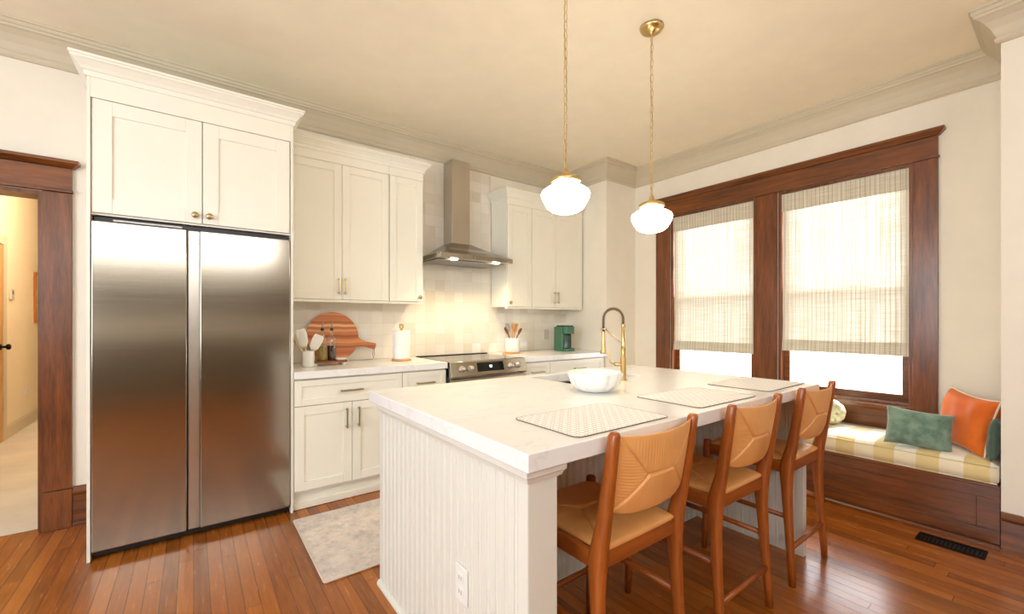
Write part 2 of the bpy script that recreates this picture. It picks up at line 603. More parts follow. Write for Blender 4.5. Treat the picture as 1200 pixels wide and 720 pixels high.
        if bevel:
            md = o.modifiers.new('bevel', 'BEVEL')
            md.width = bevel
            md.segments = seg
            md.limit_method = 'ANGLE'
            md.angle_limit = math.radians(40)
            if not smooth:
                for f in me.polygons:
                    f.use_smooth = True
                md.harden_normals = True
        return o


def tag(o, label, cat, group=None, kind=None):
    o['label'] = label
    o['category'] = cat
    if group:
        o['group'] = group
    if kind:
        o['kind'] = kind
    return o


def thing(name, label, cat, loc=(0, 0, 0), rz=0.0, group=None):
    o = bpy.data.objects.new(name, None)
    o.empty_display_size = 0.1
    COL.objects.link(o)
    o.location = loc
    o.rotation_euler = (0, 0, rz)
    return tag(o, label, cat, group)


def struct(o, label=None, cat=None):
    o['kind'] = 'structure'
    if label:
        o['label'] = label
        o['category'] = cat
    return o


def dup(root, loc, label, rz=None):
    r = root.copy()
    COL.objects.link(r)
    r.location = loc
    if rz is not None:
        r.rotation_euler = (0, 0, rz)
    r['label'] = label
    for ch in list(root.children):
        c = ch.copy()
        COL.objects.link(c)
        c.parent = r
        for g in list(ch.children):
            d = g.copy()
            COL.objects.link(d)
            d.parent = c
    return r


# ------------------------------------------------------------------ room shell
YB = 3.679      # back wall
XW = 4.041      # window wall (in the nook)
XF = 3.516      # wall in front of the nook / bench front
YN = 0.261      # near end of the nook
CX, CY = 3.545, 3.05   # chase in the far corner
ZC = 2.95
RY, LX = -2.7, -3.2    # rear and left walls
DX0, DX1, DZ = -1.60, -0.714, 2.005   # doorway

struct(B().box(LX - .1, XW + .1, RY - .1, 3.745, -0.08, 0).build('floor', 'floor'), 'glossy orange brown hardwood strip floor', 'floor')
struct(B().box(LX - .1, XW + .3, RY - .1, 3.83, ZC, ZC + 0.1).build('ceiling', 'ceiling'), 'warm cream painted ceiling', 'ceiling')
struct(B().grid([LX, DX0, DX1, XW + .15], [YB, YB + .15], [0, DZ, ZC], lambda i, j, k: not (i == 1 and k == 0)).build('wall_back', 'wall'), 'pale wall behind refrigerator and cabinets', 'wall')
struct(B().box(CX, XW, CY, YB, 0, ZC).build('wall_chase', 'wall'), 'boxed out corner of wall between cabinets and window', 'wall')
WY = [1.747, 2.600, 0.706, 1.566]
WZ0, WZ1 = 0.635, 2.352
struct(B().grid([XW, XW + .15], [YN - .05, .706, 1.566, 1.747, 2.600, CY], [0, WZ0, WZ1, ZC], lambda i, j, k: not (k == 1 and j in (1, 3))).build('wall_window', 'wall'), 'cream wall around the two windows', 'wall')
struct(B().box(XF, XW + .15, RY, YN, 0, ZC).build('wall_right', 'wall'), 'pale wall at right in front of the window nook', 'wall')
struct(B().box(LX - .1, LX, RY, YB, 0, ZC).build('wall_left', 'wall'))
struct(B().box(LX, XF, RY - .1, RY, 0, ZC).build('wall_rear', 'wall'))
struct(B().box(LX, XF, RY, RY + .03, 0, .98).build('reflect_band_low', 'reflectband'))  # unseen dark band, invented with the next two to stripe the refrigerator's reflection
struct(B().box(LX, XF, RY, RY + .05, .981, 1.30).build('reflect_band_pale', 'cab'))  # pale band added for the bright stripe in the steel
struct(B().box(LX, XF, RY, RY + .03, 1.301, 1.90).build('reflect_band_high', 'reflectband'))  # upper dark band, likewise added for the reflection

CROWN = [(0, ZC), (0, 2.757), (.012, 2.757), (.022, 2.768), (.022, 2.785), (.014, 2.79), (.020, 2.80), (.034, 2.835), (.058, 2.872), (.082, 2.895), (.094, 2.90), (.096, 2.912), (.104, 2.916), (.104, 2.935), (.112, 2.938), (.112, ZC)]
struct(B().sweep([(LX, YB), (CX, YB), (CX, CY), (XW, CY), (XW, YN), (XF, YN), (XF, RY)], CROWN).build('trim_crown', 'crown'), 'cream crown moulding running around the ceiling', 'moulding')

# hallway through the doorway
HX = -1.585
struct(B().box(HX - .6, -.2, 3.745, 11.0, -0.08, 0.004).build('floor_hall', 'carpet'), 'pale carpet in the hallway', 'carpet')
struct(B().box(HX - .12, HX, YB + .15, 11.0, 0, ZC).build('wall_hall', 'hallwall'), 'warm lit hallway wall seen through the doorway', 'wall')
struct(B().box(-.32, -.2, YB + .15, 11.0, 0, ZC).build('wall_hall_side', 'hallwall'))
struct(B().box(HX, -.32, 10.9, 11.0, 0, ZC).build('wall_hall_end', 'hallwall'))
struct(B().box(HX - .1, -.2, YB + .15, 11.0, ZC, ZC + .1).build('ceiling_hall', 'ceiling'))
struct(B().sweep([(HX, 3.9), (HX, 10.9)], [(0, 0), (.018, 0), (.018, .12), (.008, .14), (0, .14)]).build('baseboard_hall', 'crown'), 'cream baseboard along hallway wall', 'baseboard')

# door casing
d = struct(bpy.data.objects.new('door_1', None), 'dark oak doorway casing left of the refrigerator', 'doorway')
COL.objects.link(d)
d.location = (DX1, YB, 0)
for x0, x1 in ((DX1, -.590), (DX0 - .124, DX0)):
    B().box(x0, x1, YB - .022, YB - .001, .236, DZ + .01).build('casing', 'darkwood_z', d, .002)
    B().box(x0 - .003, x1 + .003, YB - .028, YB - .001, 0, .232).build('plinth', 'darkwood_z', d, .003)
B().box(DX0 - .13, -.584, YB - .034, YB - .001, DZ + .012, DZ + .03).build('bead', 'darkwood_x', d, .004)
B().box(DX0 - .124, -.590, YB - .024, YB - .001, DZ + .03, 2.165).build('head_casing', 'darkwood_x', d, .002)
B().sweep([(DX0 - .124, YB - .001), (DX0 - .124, YB - .024), (-.590, YB - .024), (-.590, YB - .001)],
          [(-.0, 2.165), (.010, 2.168), (.018, 2.178), (.030, 2.188), (.036, 2.19), (.036, 2.208), (0, 2.208)]).build('cap', 'darkwood_x', d)
B().box(DX0 - .13, -.586, YB - .024, YB - .002, 2.166, 2.207).build('cap_core', 'darkwood_x', d)
B().grid([DX0, DX0 + .02, DX1 - .02, DX1], [YB - .001, YB + .16], [0.005, DZ - .012, DZ + .01], lambda i, j, k: not (i == 1 and k == 0)).build('jamb', 'darkwood_z', d)

BASE = [(0, 0), (.030, 0), (.030, .012), (.020, .022), (.018, .165), (.026, .172), (.028, .182), (.020, .192), (.012, .204), (.012, .21), (0, .21)]
sb = lambda h: [(o, z * h / .21) for o, z in BASE]
struct(B().sweep([(-.586, YB), (-.442, YB)], sb(.24)).build('baseboard_back', 'darkwood_x'), 'dark wood baseboard between doorway and refrigerator', 'baseboard')
struct(B().sweep([(XF, YN - .001), (XF, RY)], sb(.212)).build('baseboard_right', 'darkwood_y'), 'dark wood baseboard at far right', 'baseboard')

# window casing
w = struct(bpy.data.objects.new('trim_window', None), 'dark oak casing framing both windows', 'window casing')
COL.objects.link(w)
w.location = (XW, 1.65, WZ0)
ZB = .462
for y0, y1 in ((.578, .704), (1.568, 1.745), (2.602, 2.765)):
    B().box(XW - .022, XW - .001, y0, y1, ZB, 2.352).build('casing', 'darkwood_z', w, .002)
B().box(XW - .032, XW - .001, .570, 2.773, 2.352, 2.368).build('bead', 'darkwood_y', w, .004)
B().box(XW - .024, XW - .001, .578, 2.765, 2.368, 2.50).build('head_casing', 'darkwood_y', w, .002)
B().sweep([(XW - .001, .578), (XW - .024, .578), (XW - .024, 2.765), (XW - .001, 2.765)][::-1],
          [(0, 2.50), (.010, 2.503), (.018, 2.515), (.030, 2.528), (.036, 2.53), (.036, 2.548), (0, 2.548)]).build('cap', 'darkwood_y', w)
B().box(XW - .024, XW - .002, .580, 2.763, 2.501, 2.547).build('cap_core', 'darkwood_y', w)
for y0, y1 in ((.705, 1.567), (1.746, 2.601)):
    B().box(XW - .016, XW - .001, y0, y1, ZB, .600).build('apron', 'darkwood_y', w, .002)
    B().box(XW - .036, XW + .05, y0 + .001, y1 - .001, .602, .634).build('stool_sill', 'darkwood_y', w, .004)
for n, (y0, y1) in enumerate(((1.747, 2.600), (.706, 1.566))):
    wi = struct(bpy.data.objects.new('window_%d' % (n + 1), None), ['left double hung window, beside the pendant lamp', 'right double hung window, above the bench pillows'][n], 'window')
    COL.objects.link(wi)
    wi.location = (XW + .07, (y0 + y1) / 2, WZ0)
    fr = B()
    fr.grid([XW, XW + .14], [y0, y0 + .022, y1 - .022, y1], [WZ0, WZ0 + .02, WZ1 - .02, WZ1], lambda i, j, k: not (j == 1 and k == 1))
    fr.build('frame', 'darkwood_z', wi, .002)
    a, b = y0 + .023, y1 - .023
    for nm, x0, z0, z1 in (('lower_sash', XW + .060, WZ0 + .021, 1.50), ('upper_sash', XW + .098, 1.462, WZ1 - .021)):
        s = B().grid([x0, x0 + .034], [a, a + .045, b - .045, b], [z0, z0 + (.055 if nm == 'lower_sash' else .038), z1 - .04, z1], lambda i, j, k: not (j == 1 and k == 1)).build(nm, 'darkwood_y', wi, .002)
        B().box(x0 + .015, x0 + .019, a + .04, b - .04, z0 + .03, z1 - .03).build('pane', 'glass', s)
    B().box(XW + .136, XW + .138, a, b, WZ0 + .022, 1.46).build('dimming_mesh', 'screen', wi)  # mesh added to dim daylight behind the lower half of the shade

# ------------------------------------------------------------------ backsplash
struct(B().grid([.518, 1.584, 2.470, CX - .001], [YB - .009, YB - .001], [.917, 1.40, 2.757], lambda i, j, k: k == 0 or i == 1).build('wall_backsplash', 'tile'), 'cream square tile backsplash behind range and counters', 'backsplash')


# ------------------------------------------------------------------ cabinets
def shaker(b, x0, x1, z0, z1, yf, t=.019, rail=.058):
    b.box(x0, x0 + rail, yf, yf + t, z0, z1)
    b.box(x1 - rail, x1, yf, yf + t, z0, z1)
    b.box(x0 + rail, x1 - rail, yf, yf + t, z1 - rail, z1)
    b.box(x0 + rail, x1 - rail, yf, yf + t, z0, z0 + rail)
    b.box(x0 + rail - .002, x1 - rail + .002, yf + .008, yf + t - .002, z0 + rail - .002, z1 - rail + .002)
    return b


def pull(parent, x, z, yf, length, vertical=True, mat='nickel'):
    b = B()
    h = length / 2
    if vertical:
        b.box(x - .005, x + .005, yf - .034, yf - .024, z - h, z + h)
        for s in (-1, 1):
            b.box(x - .005, x + .005, yf - .025, yf - .0005, z + s * (h - .012) - .005, z + s * (h - .012) + .005)
    else:
        b.box(x - h, x + h, yf - .034, yf - .024, z - .006, z + .006)
        for s in (-1, 1):
            b.box(x + s * (h - .012) - .005, x + s * (h - .012) + .005, yf - .025, yf - .0005, z - .006, z + .006)
    return b.build('pull', mat, parent, .0015)


def knob(parent, x, z, yf, mat='nickel', r=.017):
    mod = lambda a, h: 1 + (.06 * math.cos(10 * a) if h > .014 else 0)
    return B().lathe([(.008, .0005), (.007, .012), (.010, .015), (r, .019), (r, .026), (r * .6, .031), (0, .032)], (x, yf, z), 'y', 30, mod).build('knob', mat, parent, smooth=True)


CABCROWN = [(0, 0), (.008, 0), (.012, .014), (.012, .024), (.018, .027), (.026, .042), (.044, .062), (.052, .068), (.052, .078), (.058, .080), (.058, .092), (0, .092)]


def cab_crown(parent, path, z, sc=1.0):
    return B().sweep(path, [(o * sc, z + h * sc) for o, h in CABCROWN]).build('crown', 'cab', parent)


# over-refrigerator cabinet with full height side panels
FY = 3.057
c = thing('refrigerator_cabinet', 'tall cream cabinet surround above the stainless refrigerator', 'cabinet', (.04, 3.37, 0))
B().box(-.440, -.426, FY, YB - .012, 0.001, 2.51).build('side_panel', 'cab', c, .0015)
B().box(.503, .517, FY, YB - .012, 0.001, 2.51).build('side_panel', 'cab', c, .0015)
B().box(-.4255, .5025, FY + .021, YB - .012, 1.802, 2.51).build('body', 'cab', c)
B().box(-.4255, .5025, FY, FY + .0205, 2.405, 2.51).build('frieze', 'cab', c, .001)
for x0, x1, kx in ((-.418, .039, .008), (.044, .495, .075)):
    dd = shaker(B(), x0, x1, 1.812, 2.401, FY, rail=.075).build('door', 'cab', c, .0015)
    knob(dd, kx, 1.855, FY)
cab_crown(c, [(-.440, YB - .012), (-.440, FY), (.517, FY), (.517, 3.318)], 2.508, 1.02)


def wall_cab(label, x0, x1, doors, zb, zt, group, crown_path, end_side=None):
    c = thing('wall_cabinet', label, 'cabinet', ((x0 + x1) / 2, 3.53, zb), 0, group)
    yf = 3.384
    B().box(x0, x1, yf + .021, YB - .012, zb + .012, zt + .09).build('body', 'cab', c, .001)
    B().box(x0, x1, yf + .002, yf + .0205, zt + .003, zt + .09).build('frieze', 'cab', c, .001)
    B().box(x0, x1, yf + .006, yf + .04, zb - .008, zb + .0115).build('light_rail', 'cab', c, .001)
    for (a, b_, kind, kx) in doors:
        dd = shaker(B(), a, b_, zb + .014, zt, yf).build('door', 'cab', c, .0015)
        if kind == 'pull':
            pull(dd, kx, zb + .115, yf, .125)
        else:
            knob(dd, kx, zb + .052, yf)
    cab_crown(c, crown_path, zt + .068, .92)
    return c


G = 'cream wall cabinets around the hood'
yc, yb = 3.386, YB - .012
wall_cab('cream double door wall cabinet next to the refrigerator', .519, 1.2795, [(.527, .9085, 'pull', .886), (.9115, 1.276, 'pull', .934)], 1.396, 2.44, G, [(.519, yc), (1.2795, yc)])
wall_cab('narrow cream wall cabinet left of the range hood', 1.2805, 1.580, [(1.284, 1.576, 'knob', 1.545)], 1.396, 2.44, G, [(1.2805, yc), (1.580, yc), (1.580, yb)])
wall_cab('narrow cream wall cabinet right of the range hood', 2.474, 2.7845, [(2.478, 2.7825, 'knob', 2.507)], 1.376, 2.40, G, [(2.474, yb), (2.474, yc), (2.7845, yc)])
wall_cab('cream double door wall cabinet in the far corner above the green coffee maker', 2.7855, CX - .012, [(2.789, 3.115, 'pull', 3.092), (3.119, CX - .02, 'pull', 3.142)], 1.376, 2.40, G, [(2.7855, yc), (CX - .012, yc)])


def base_cab(label, x0, x1, drawers, doors, group):
    c = thing('base_cabinet', label, 'cabinet', ((x0 + x1) / 2, 3.37, 0), 0, group)
    yf = 3.052
    B().box(x0, x1, yf + .021, YB - .012, .112, .864).build('body', 'cab', c, .001)
    B().box(x0, x1, yf + .050, yf + .07, 0.001, .111).build('toe_kick', 'cab', c)
    B().box(x0, x1, yf + .032, yf + .0495, 0.001, .05).build('shoe', 'cab', c, .006)
    for a, b_, px in drawers:
        dd = shaker(B(), a, b_, .688, .855, yf, rail=.042).build('drawer', 'cab', c, .0015)
        if px:
            pull(dd, px, .768, yf, .155, False)
    for a, b_, px in doors:
        dd = shaker(B(), a, b_, .132, .683, yf).build('door', 'cab', c, .0015)
        pull(dd, px, .577, yf, .14)
    return c


G = 'cream base cabinets along the back wall'
base_cab('cream base cabinet next to the refrigerator with one wide drawer above two doors', .519, 1.2555, [(.524, 1.253, .882)], [(.524, .8875, .848), (.8905, 1.253, .930)], G)
base_cab('narrow cream base cabinet left of the range, half hidden by the island', 1.2565, 1.624, [(1.259, 1.621, 1.44)], [(1.259, 1.621, 1.30)], G)
base_cab('narrow cream base cabinet right of the range under the utensil crock', 2.410, 2.7365, [(2.413, 2.734, 2.575)], [(2.413, 2.734, 2.46)], G)
base_cab('cream base cabinet in the far corner under the green coffee maker', 2.7375, CX - .003, [(2.740, 3.50, 3.13)], [(2.740, 3.119, 3.08), (3.122, 3.50, 3.16)], G)

tag(B().box(.519, 1.626, 3.030, YB - .010, .866, .915).build('countertop', 'quartz', None, .004, origin=(1.07, 3.35, .866)), 'white quartz countertop left of the range under the cutting board', 'countertop', 'white countertops along the back wall')
tag(B().box(2.407, CX - .002, 3.030, YB - .010, .866, .915).build('countertop', 'quartz', None, .004, origin=(2.97, 3.35, .866)), 'white quartz countertop right of the range under the coffee maker', 'countertop', 'white countertops along the back wall')

# ------------------------------------------------------------------ refrigerator
r = thing('refrigerator', 'stainless steel side by side refrigerator left of the cream cabinets', 'refrigerator', (.04, 3.37, 0))
B().box(-.418, .496, FY + .06, YB - .02, .03, 1.765).build('body', 'steelside', r, .003)
B().box(-.418, .496, FY + .03, FY + .0595, .012, .045).build('base_grille', 'black', r, .003)
for x0, x1 in ((-.423, -.030), (.030, .4995)):
    B().box(x0, x1, FY - .006, FY + .054, .048, 1.768).build('door', 'steel', r, .006, seg=3)
B().box(-.0255, .0285, FY + .012, FY + .054, .048, 1.766).build('handle_recess', 'steel_v', r, .003)
B().box(-.0295, -.026, FY + .004, FY + .058, .048, 1.766).build('door_gap', 'black', r)
B().box(-.34, -.05, FY + .0, FY + .05, 1.770, 1.784).build('hinge_cover', 'steelside', r, .003)
B().box(-.418, .496, FY + .052, FY + .06, 1.766, 1.80).build('top_gap_shade', 'black', r)  # black strip stands in for the shade between refrigerator and cabinet
for fx in (-.36, .44):
    B().lathe([(.018, .0005), (.018, .012), (.010, .014), (.010, .032)], (fx, FY + .10, 0), n=16).build('foot', 'black', r)

# ------------------------------------------------------------------ range
r = thing('range', 'stainless slide in electric range between the cream base cabinets', 'range', (2.016, 3.34, 0))
RX0, RX1 = 1.634, 2.399
B().box(RX0 + .004, RX1 - .004, 3.050, YB - .03, .02, .880).build('body', 'steelside', r, .002)
B().box(RX0 + .001, RX1 - .001, 3.035, YB - .016, .882, .916).build('cooktop', 'blackglass', r, .003)
B().box(RX0 + .001, RX1 - .001, YB - .06, YB - .017, .9165, .922).build('rear_lip', 'black', r, .002)
pz = [(3.034, .915), (3.014, .912), (2.978, .800), (2.985, .788), (3.049, .788), (3.049, .880), (3.034, .880)]
cp = B().prism(pz, 'x', RX0 + .001, RX1 - .001).build('control_panel', 'steel', r, .003)
nrm = Vector((0, -.112, .036)).normalized()
tilt = Matrix.Rotation(-math.atan2(.036, .112), 4, 'X')


def on_panel(x, f, off=0.0):
    return Vector((x, 3.014 - .036 * f, .912 - .112 * f)) + nrm * off


def plate(x0, x1, f0, f1, th, nm, mat, par, off=.0006):
    q = [on_panel(x0, f0, off), on_panel(x1, f0, off), on_panel(x1, f1, off), on_panel(x0, f1, off)]
    return B().loft([[p for p in q], [p + nrm * th for p in q]]).build(nm, mat, par)


dp = plate(1.885, 2.150, .14, .78, .002, 'display', 'blackglass', cp)
plate(2.005, 2.030, .36, .52, .0008, 'clock_digits', 'display', dp, .003)
for kx in (1.735, 1.815, 2.225, 2.305):
    o = on_panel(kx, .52, .0006)
    k = B().lathe([(.026, 0), (.026, .006), (.021, .008), (.019, .030), (.016, .034), (0, .034)], (0, 0, 0), 'y', 24)
    k.rot(Matrix.Translation(o) @ tilt)
    k.build('knob', 'steel_v', cp, smooth=True)
B().box(RX0 + .004, RX1 - .004, 2.99, 3.0485, .20, .775).build('oven_door', 'steel', r, .004)
B().box(RX0 + .10, RX1 - .10, 2.986, 2.9895, .32, .62).build('oven_window', 'blackglass', r)
B().tube([(RX0 + .05, 2.945, .735), (RX1 - .05, 2.945, .735)], .012).tube([(RX0 + .08, 2.945, .735), (RX0 + .08, 2.990, .735)], .008).tube([(RX1 - .08, 2.945, .735), (RX1 - .08, 2.990, .735)], .008).build('oven_handle', 'steel_v', r, smooth=True)
B().box(RX0 + .004, RX1 - .004, 2.995, 3.0485, .04, .19).build('storage_drawer', 'steel', r, .004)

# ------------------------------------------------------------------ range hood
h = thing('range_hood', 'stainless chimney range hood on the tiled wall above the range', 'range hood', (2.02, 3.43, 1.78))
HX0, HX1, HY0, HY1 = 1.640, 2.392, 3.185, YB - .011
HZ = 1.782
CHX0, CHX1, CHY = 1.925, 2.118, 3.505
B().box(CHX0, CHX1, CHY, HY1, 1.972, 2.755).build('chimney', 'steel_v', h, .002)
rim = lambda z, e=0: [(HX0 + e, HY0 + e, z), (HX1 - e, HY0 + e, z), (HX1 - e, HY1, z), (HX0 + e, HY1, z)]
top = [(CHX0 - .01, CHY - .01, 1.971), (CHX1 + .01, CHY - .01, 1.971), (CHX1 + .01, HY1, 1.971), (CHX0 - .01, HY1, 1.971)]
mid = [(HX0 + .12, HY0 + .13, 1.875), (HX1 - .12, HY0 + .13, 1.875), (HX1 - .12, HY1, 1.875), (HX0 + .12, HY1, 1.875)]
B().loft([rim(HZ), rim(HZ + .040), mid, top]).build('hood_canopy', 'steel', h, .002)
B().box(HX0 + .03, HX1 - .03, HY0 + .10, HY1 - .03, HZ - .006, HZ - .0005).build('filter', 'steelside', h, .002)
for lx in (1.80, 2.24):
    lm = B().lathe([(.034, 0), (.034, .006), (0, .006)], (lx, HY0 + .055, HZ - .007), n=24).build('hood_light', 'hoodlamp', h)
    sp = bpy.data.lights.new('hood_spot', 'SPOT')
    sp.energy = 14
    sp.color = (1.0, 0.78, 0.48)
    sp.spot_size = math.radians(140)
    sp.spot_blend = 0.8
    sp.shadow_soft_size = 0.03
    so = bpy.data.objects.new('hood_spot', sp)
    so.location = (lx, HY0 + .06, HZ - .02)
    COL.objects.link(so)
bt = B()
for k in range(4):
    bt.lathe([(.007, 0), (.007, .004), (0, .005)], (1.97 + k * .032, HY0 + .0005, HZ + .02), 'y', 14)
bt.build('buttons', 'steelside', h)

# ------------------------------------------------------------------ island
IX0, IX1, IY0, IY1 = .6675, 2.645, .826, 2.031
ic = B().grid([IX0, 1.60, 2.165, IX1], [IY0, 1.60, 1.955, IY1], [.865, .915], lambda i, j, k: not (i == 1 and j == 1)).build('island_countertop', 'quartz', None, .004, origin=(1.65, 1.43, .865))
tag(ic, 'thick white quartz island countertop with sink cutout', 'countertop')
i_ = thing('kitchen_island', 'cream beadboard kitchen island with seating overhang', 'kitchen island', (1.65, 1.43, 0))


def beadboard(axis, a0, a1, face, depth, z0, z1, sgn, pitch=.046, marg=.03):
    """panel with vertical grooves; face = coordinate of the front surface, sgn = direction it faces"""
    pr = [(a0, face - sgn * depth), (a0, face)]
    n = int((a1 - a0 - 2 * marg) / pitch)
    st = a0 + (a1 - a0 - n * pitch) / 2
    for k in range(n + 1):
        q = st + k * pitch
        for dx, dz in ((-.0095, 0), (-.0065, -.006), (-.0035, -.001), (0, .0012), (.0035, -.001), (.0065, -.006), (.0095, 0)):
            pr.append((q + dx, face + sgn * dz))
    pr += [(a1, face), (a1, face - sgn * depth)]
    b = B()
    poly = pr if axis == 'x' else [(y, x) for x, y in pr]
    b.loft([[(p[0], p[1], z) for p in poly] for z in (z0, z1)])
    return b


EX0, EX1, EY0, EY1 = .708, 2.615, .876, 1.992
beadboard('y', EY0 + .001, EY1, EX0, .035, .001, .864, -1).build('end_panel', 'bead', i_)
B().box(EX0 + .001, EX0 + .105, EY0, EY0 + .035, 0.001, .864).build('corner_post', 'bead', i_, .002)
beadboard('y', EY0 + .001, EY1, EX1, .02, .001, .864, 1).build('end_panel', 'bead', i_)
b = beadboard('y', EY0 + .036, 1.468, EX1 - .041, .019, .001, .864, -1)
b.build('inner_panel', 'bead', i_)
B().box(EX1 - .042, EX1 - .001, EY0, EY0 + .035, 0.001, .864).build('corner_post', 'bead', i_, .002)
beadboard('x', EX0 + .036, EX1 - .042, 1.47, .02, .001, .864, -1).build('back_panel', 'bead', i_)
B().grid([EX0 + .036, 1.59, 2.175, EX1 - .022], [1.491, 1.59, 1.965, EY1], [.10, .66, .864], lambda i, j, k: not (i == 1 and j == 1 and k == 1)).build('body', 'bead', i_)
MOLD = [(0, .818), (.008, .820), (.012, .832), (.018, .838), (.018, .864), (0, .864)]
B().sweep([(EX0, EY1), (EX0, EY0), (EX0 + .106, EY0), (EX0 + .106, EY0 + .035)], [(o + .0005, z) for o, z in MOLD]).build('top_moulding', 'bead', i_)
SH = [(0, .001), (.014, .001), (.014, .012), (.008, .022), (0, .024)]
B().sweep([(EX0, EY1), (EX0, EY0), (EX0 + .106, EY0)], [(o + .0005, z) for o, z in SH]).build('shoe_moulding', 'bead', i_)

ow = thing('wall_outlet', 'white double outlet low on the island end panel', 'outlet', (EX0 - .001, 1.215, .385))
B().box(EX0 - .008, EX0 - .0015, 1.178, 1.252, .326, .444).build('cover_plate', 'whiteplastic', ow, .003)
for z in (.362, .408):
    q = B().box(EX0 - .011, EX0 - .0085, 1.198, 1.232, z - .014, z + .014).build('socket', 'whiteplastic', ow, .002)
    B().box(EX0 - .0116, EX0 - .0111, 1.207, 1.209, z - .005, z + .007).box(EX0 - .0116, EX0 - .0111, 1.220, 1.222, z - .005, z + .007).build('slots', 'black', q)

# sink and faucet
s = B()
sx0, sx1, sy0, sy1, sz = 1.595, 2.170, 1.595, 1.960, .67
s.grid([sx0, sx0 + .012, sx1 - .012, sx1], [sy0, sy0 + .012, sy1 - .012, sy1], [sz, sz + .012, .8635], lambda i, j, k: k == 0 or i in (0, 2) or j in (0, 2))
so = s.build('sink', 'steel', None, .003, origin=(1.88, 1.78, sz))
tag(so, 'undermount stainless sink set into the island countertop', 'sink')
B().lathe([(.04, .0005), (.04, .004), (.02, .005), (0, .003)], (1.88, 1.78, sz + .012), n=24).build('drain', 'steelside', so)

FXc, FYc, FZ = 1.926, 1.535, .915
f = thing('kitchen_faucet', 'tall brass spring faucet standing behind the white bowl', 'faucet', (FXc, FYc, FZ))
B().lathe([(.022, .0005), (.022, .006), (.017, .010), (.017, .125), (.013, .130), (.013, .18)], (FXc, FYc, FZ), n=24).build('base', 'brass', f, smooth=True)
B().lathe([(.0125, .1801), (.0125, .20), (.0105, .205), (.0105, .295), (.0125, .297), (.0125, .315)], (FXc, FYc, FZ), n=20).build('column', 'brass', f, smooth=True)
dirv = Vector((-.28, .96, 0)).normalized()
perp = Vector((0, 0, 1))
RA = .060
arc = []
for k in range(25):
    a = PI - k / 24 * PI * 1.02
    arc.append(Vector((FXc, FYc, FZ + .338)) + dirv * (RA + RA * math.cos(a)) + perp * (RA * 1.05 * math.sin(a)))
arc = [Vector((FXc, FYc, FZ + .31))] + arc
end = arc[-1]
arc.append(end + Vector((0, 0, -.06)))
B().tube(arc, .0045, 8).build('hose', 'darkspring', f, smooth=True)
# spring: helix round the arc
L = [0]
for p, q in zip(arc, arc[1:]):
    L.append(L[-1] + (q - p).length)


def along(s_):
    for k in range(len(arc) - 1):
        if s_ <= L[k + 1] or k == len(arc) - 2:
            u = (s_ - L[k]) / max(1e-6, L[k + 1] - L[k])
            return arc[k].lerp(arc[k + 1], u), (arc[k + 1] - arc[k]).normalized()


side = dirv.cross(perp).normalized()
hp = []
turns = 30
for k in range(turns * 8 + 1):
    s_ = L[-1] * k / (turns * 8)
    p, t = along(s_)
    n_ = side.cross(t).normalized()
    a = 2 * PI * k / 8
    hp.append(p + (side * math.cos(a) + n_ * math.sin(a)) * .0088)
B().tube(hp, .0017, 5).build('spring', 'darkspring', f, smooth=True)
hd = arc[-1]
B().lathe([(.008, .0), (.0105, -.006), (.0105, -.05), (.012, -.055), (.012, -.105), (.019, -.118), (.019, -.130), (0, -.131)], hd, n=20).build('spray_head', 'brass', f, smooth=True)
cl = Vector((FXc, FYc, FZ + .20))
B().tube([cl, Vector((hd.x, hd.y, FZ + .285)) - dirv * .012], .0032, 8).ring([Vector((hd.x, hd.y, FZ + .285)) + Vector((math.cos(a) * .0165, math.sin(a) * .0165, 0)) for a in [k * PI / 8 for k in range(16)]], .003).build('holder_arm', 'brass', f, smooth=True)
lv = Vector((FXc, FYc, FZ + .09))
B().tube([lv, lv + Vector((-.04, .026, 0))], .010, 12).tube([lv + Vector((-.04, .026, 0)), lv + Vector((-.06, .04, .01)), lv + Vector((-.075, .05, .075))], [.005, .004, .0035], 8).build('lever', 'brass', f, smooth=True)

# bowl
bw = B()
scal = lambda a, hh: 1 + (.075 * min(1, hh / .03)) * abs(math.cos(6 * a)) ** .7 - .045
bw.lathe([(0, .0005), (.062, .0005), (.085, .010), (.112, .038), (.122, .068), (.126, .088), (.123, .092), (.119, .088), (.114, .066), (.102, .038), (.075, .018), (0, .012)], (0, 0, 0), n=96, mod=scal)
bo = bw.build('scalloped_bowl', 'white', None, smooth=True, local=True)
bo.location = (1.523, 1.380, .9155)
tag(bo, 'white scalloped ceramic bowl on the island in front of the sink', 'bowl')


# ------------------------------------------------------------------ placemats
def round_rect(hx, hy, r, n=6):
    o = []
    for cx, cy, a0 in ((hx - r, hy - r, 0), (-hx + r, hy - r, PI / 2), (-hx + r, -hy + r, PI), (hx - r, -hy + r, 1.5 * PI)):
        for k in range(n + 1):
            a = a0 + k * PI / 2 / n
            o.append((cx + r * math.cos(a), cy + r * math.sin(a)))
    return o


lab = ['cream lattice placemat in front of the stool nearest the white outlet', 'cream lattice placemat in the middle of the island between two others', 'cream lattice placemat at the window end of the island']
pm = thing('placemat', lab[0], 'placemat', (1.095, 1.003, .9155), .0, 'lattice placemats on the island')
B().prism(round_rect(.225, .150, .025), 'z', 0, .003).build('mat', 'mat', pm, local=True)
B().ring([(x, y, .0018) for x, y in round_rect(.226, .151, .025)], .0018).build('edge', 'matedge', pm, local=True)
dup(pm, (1.765, 1.010, .9155), lab[1], -.02)
dup(pm, (2.370, 1.025, .9155), lab[2], .02)


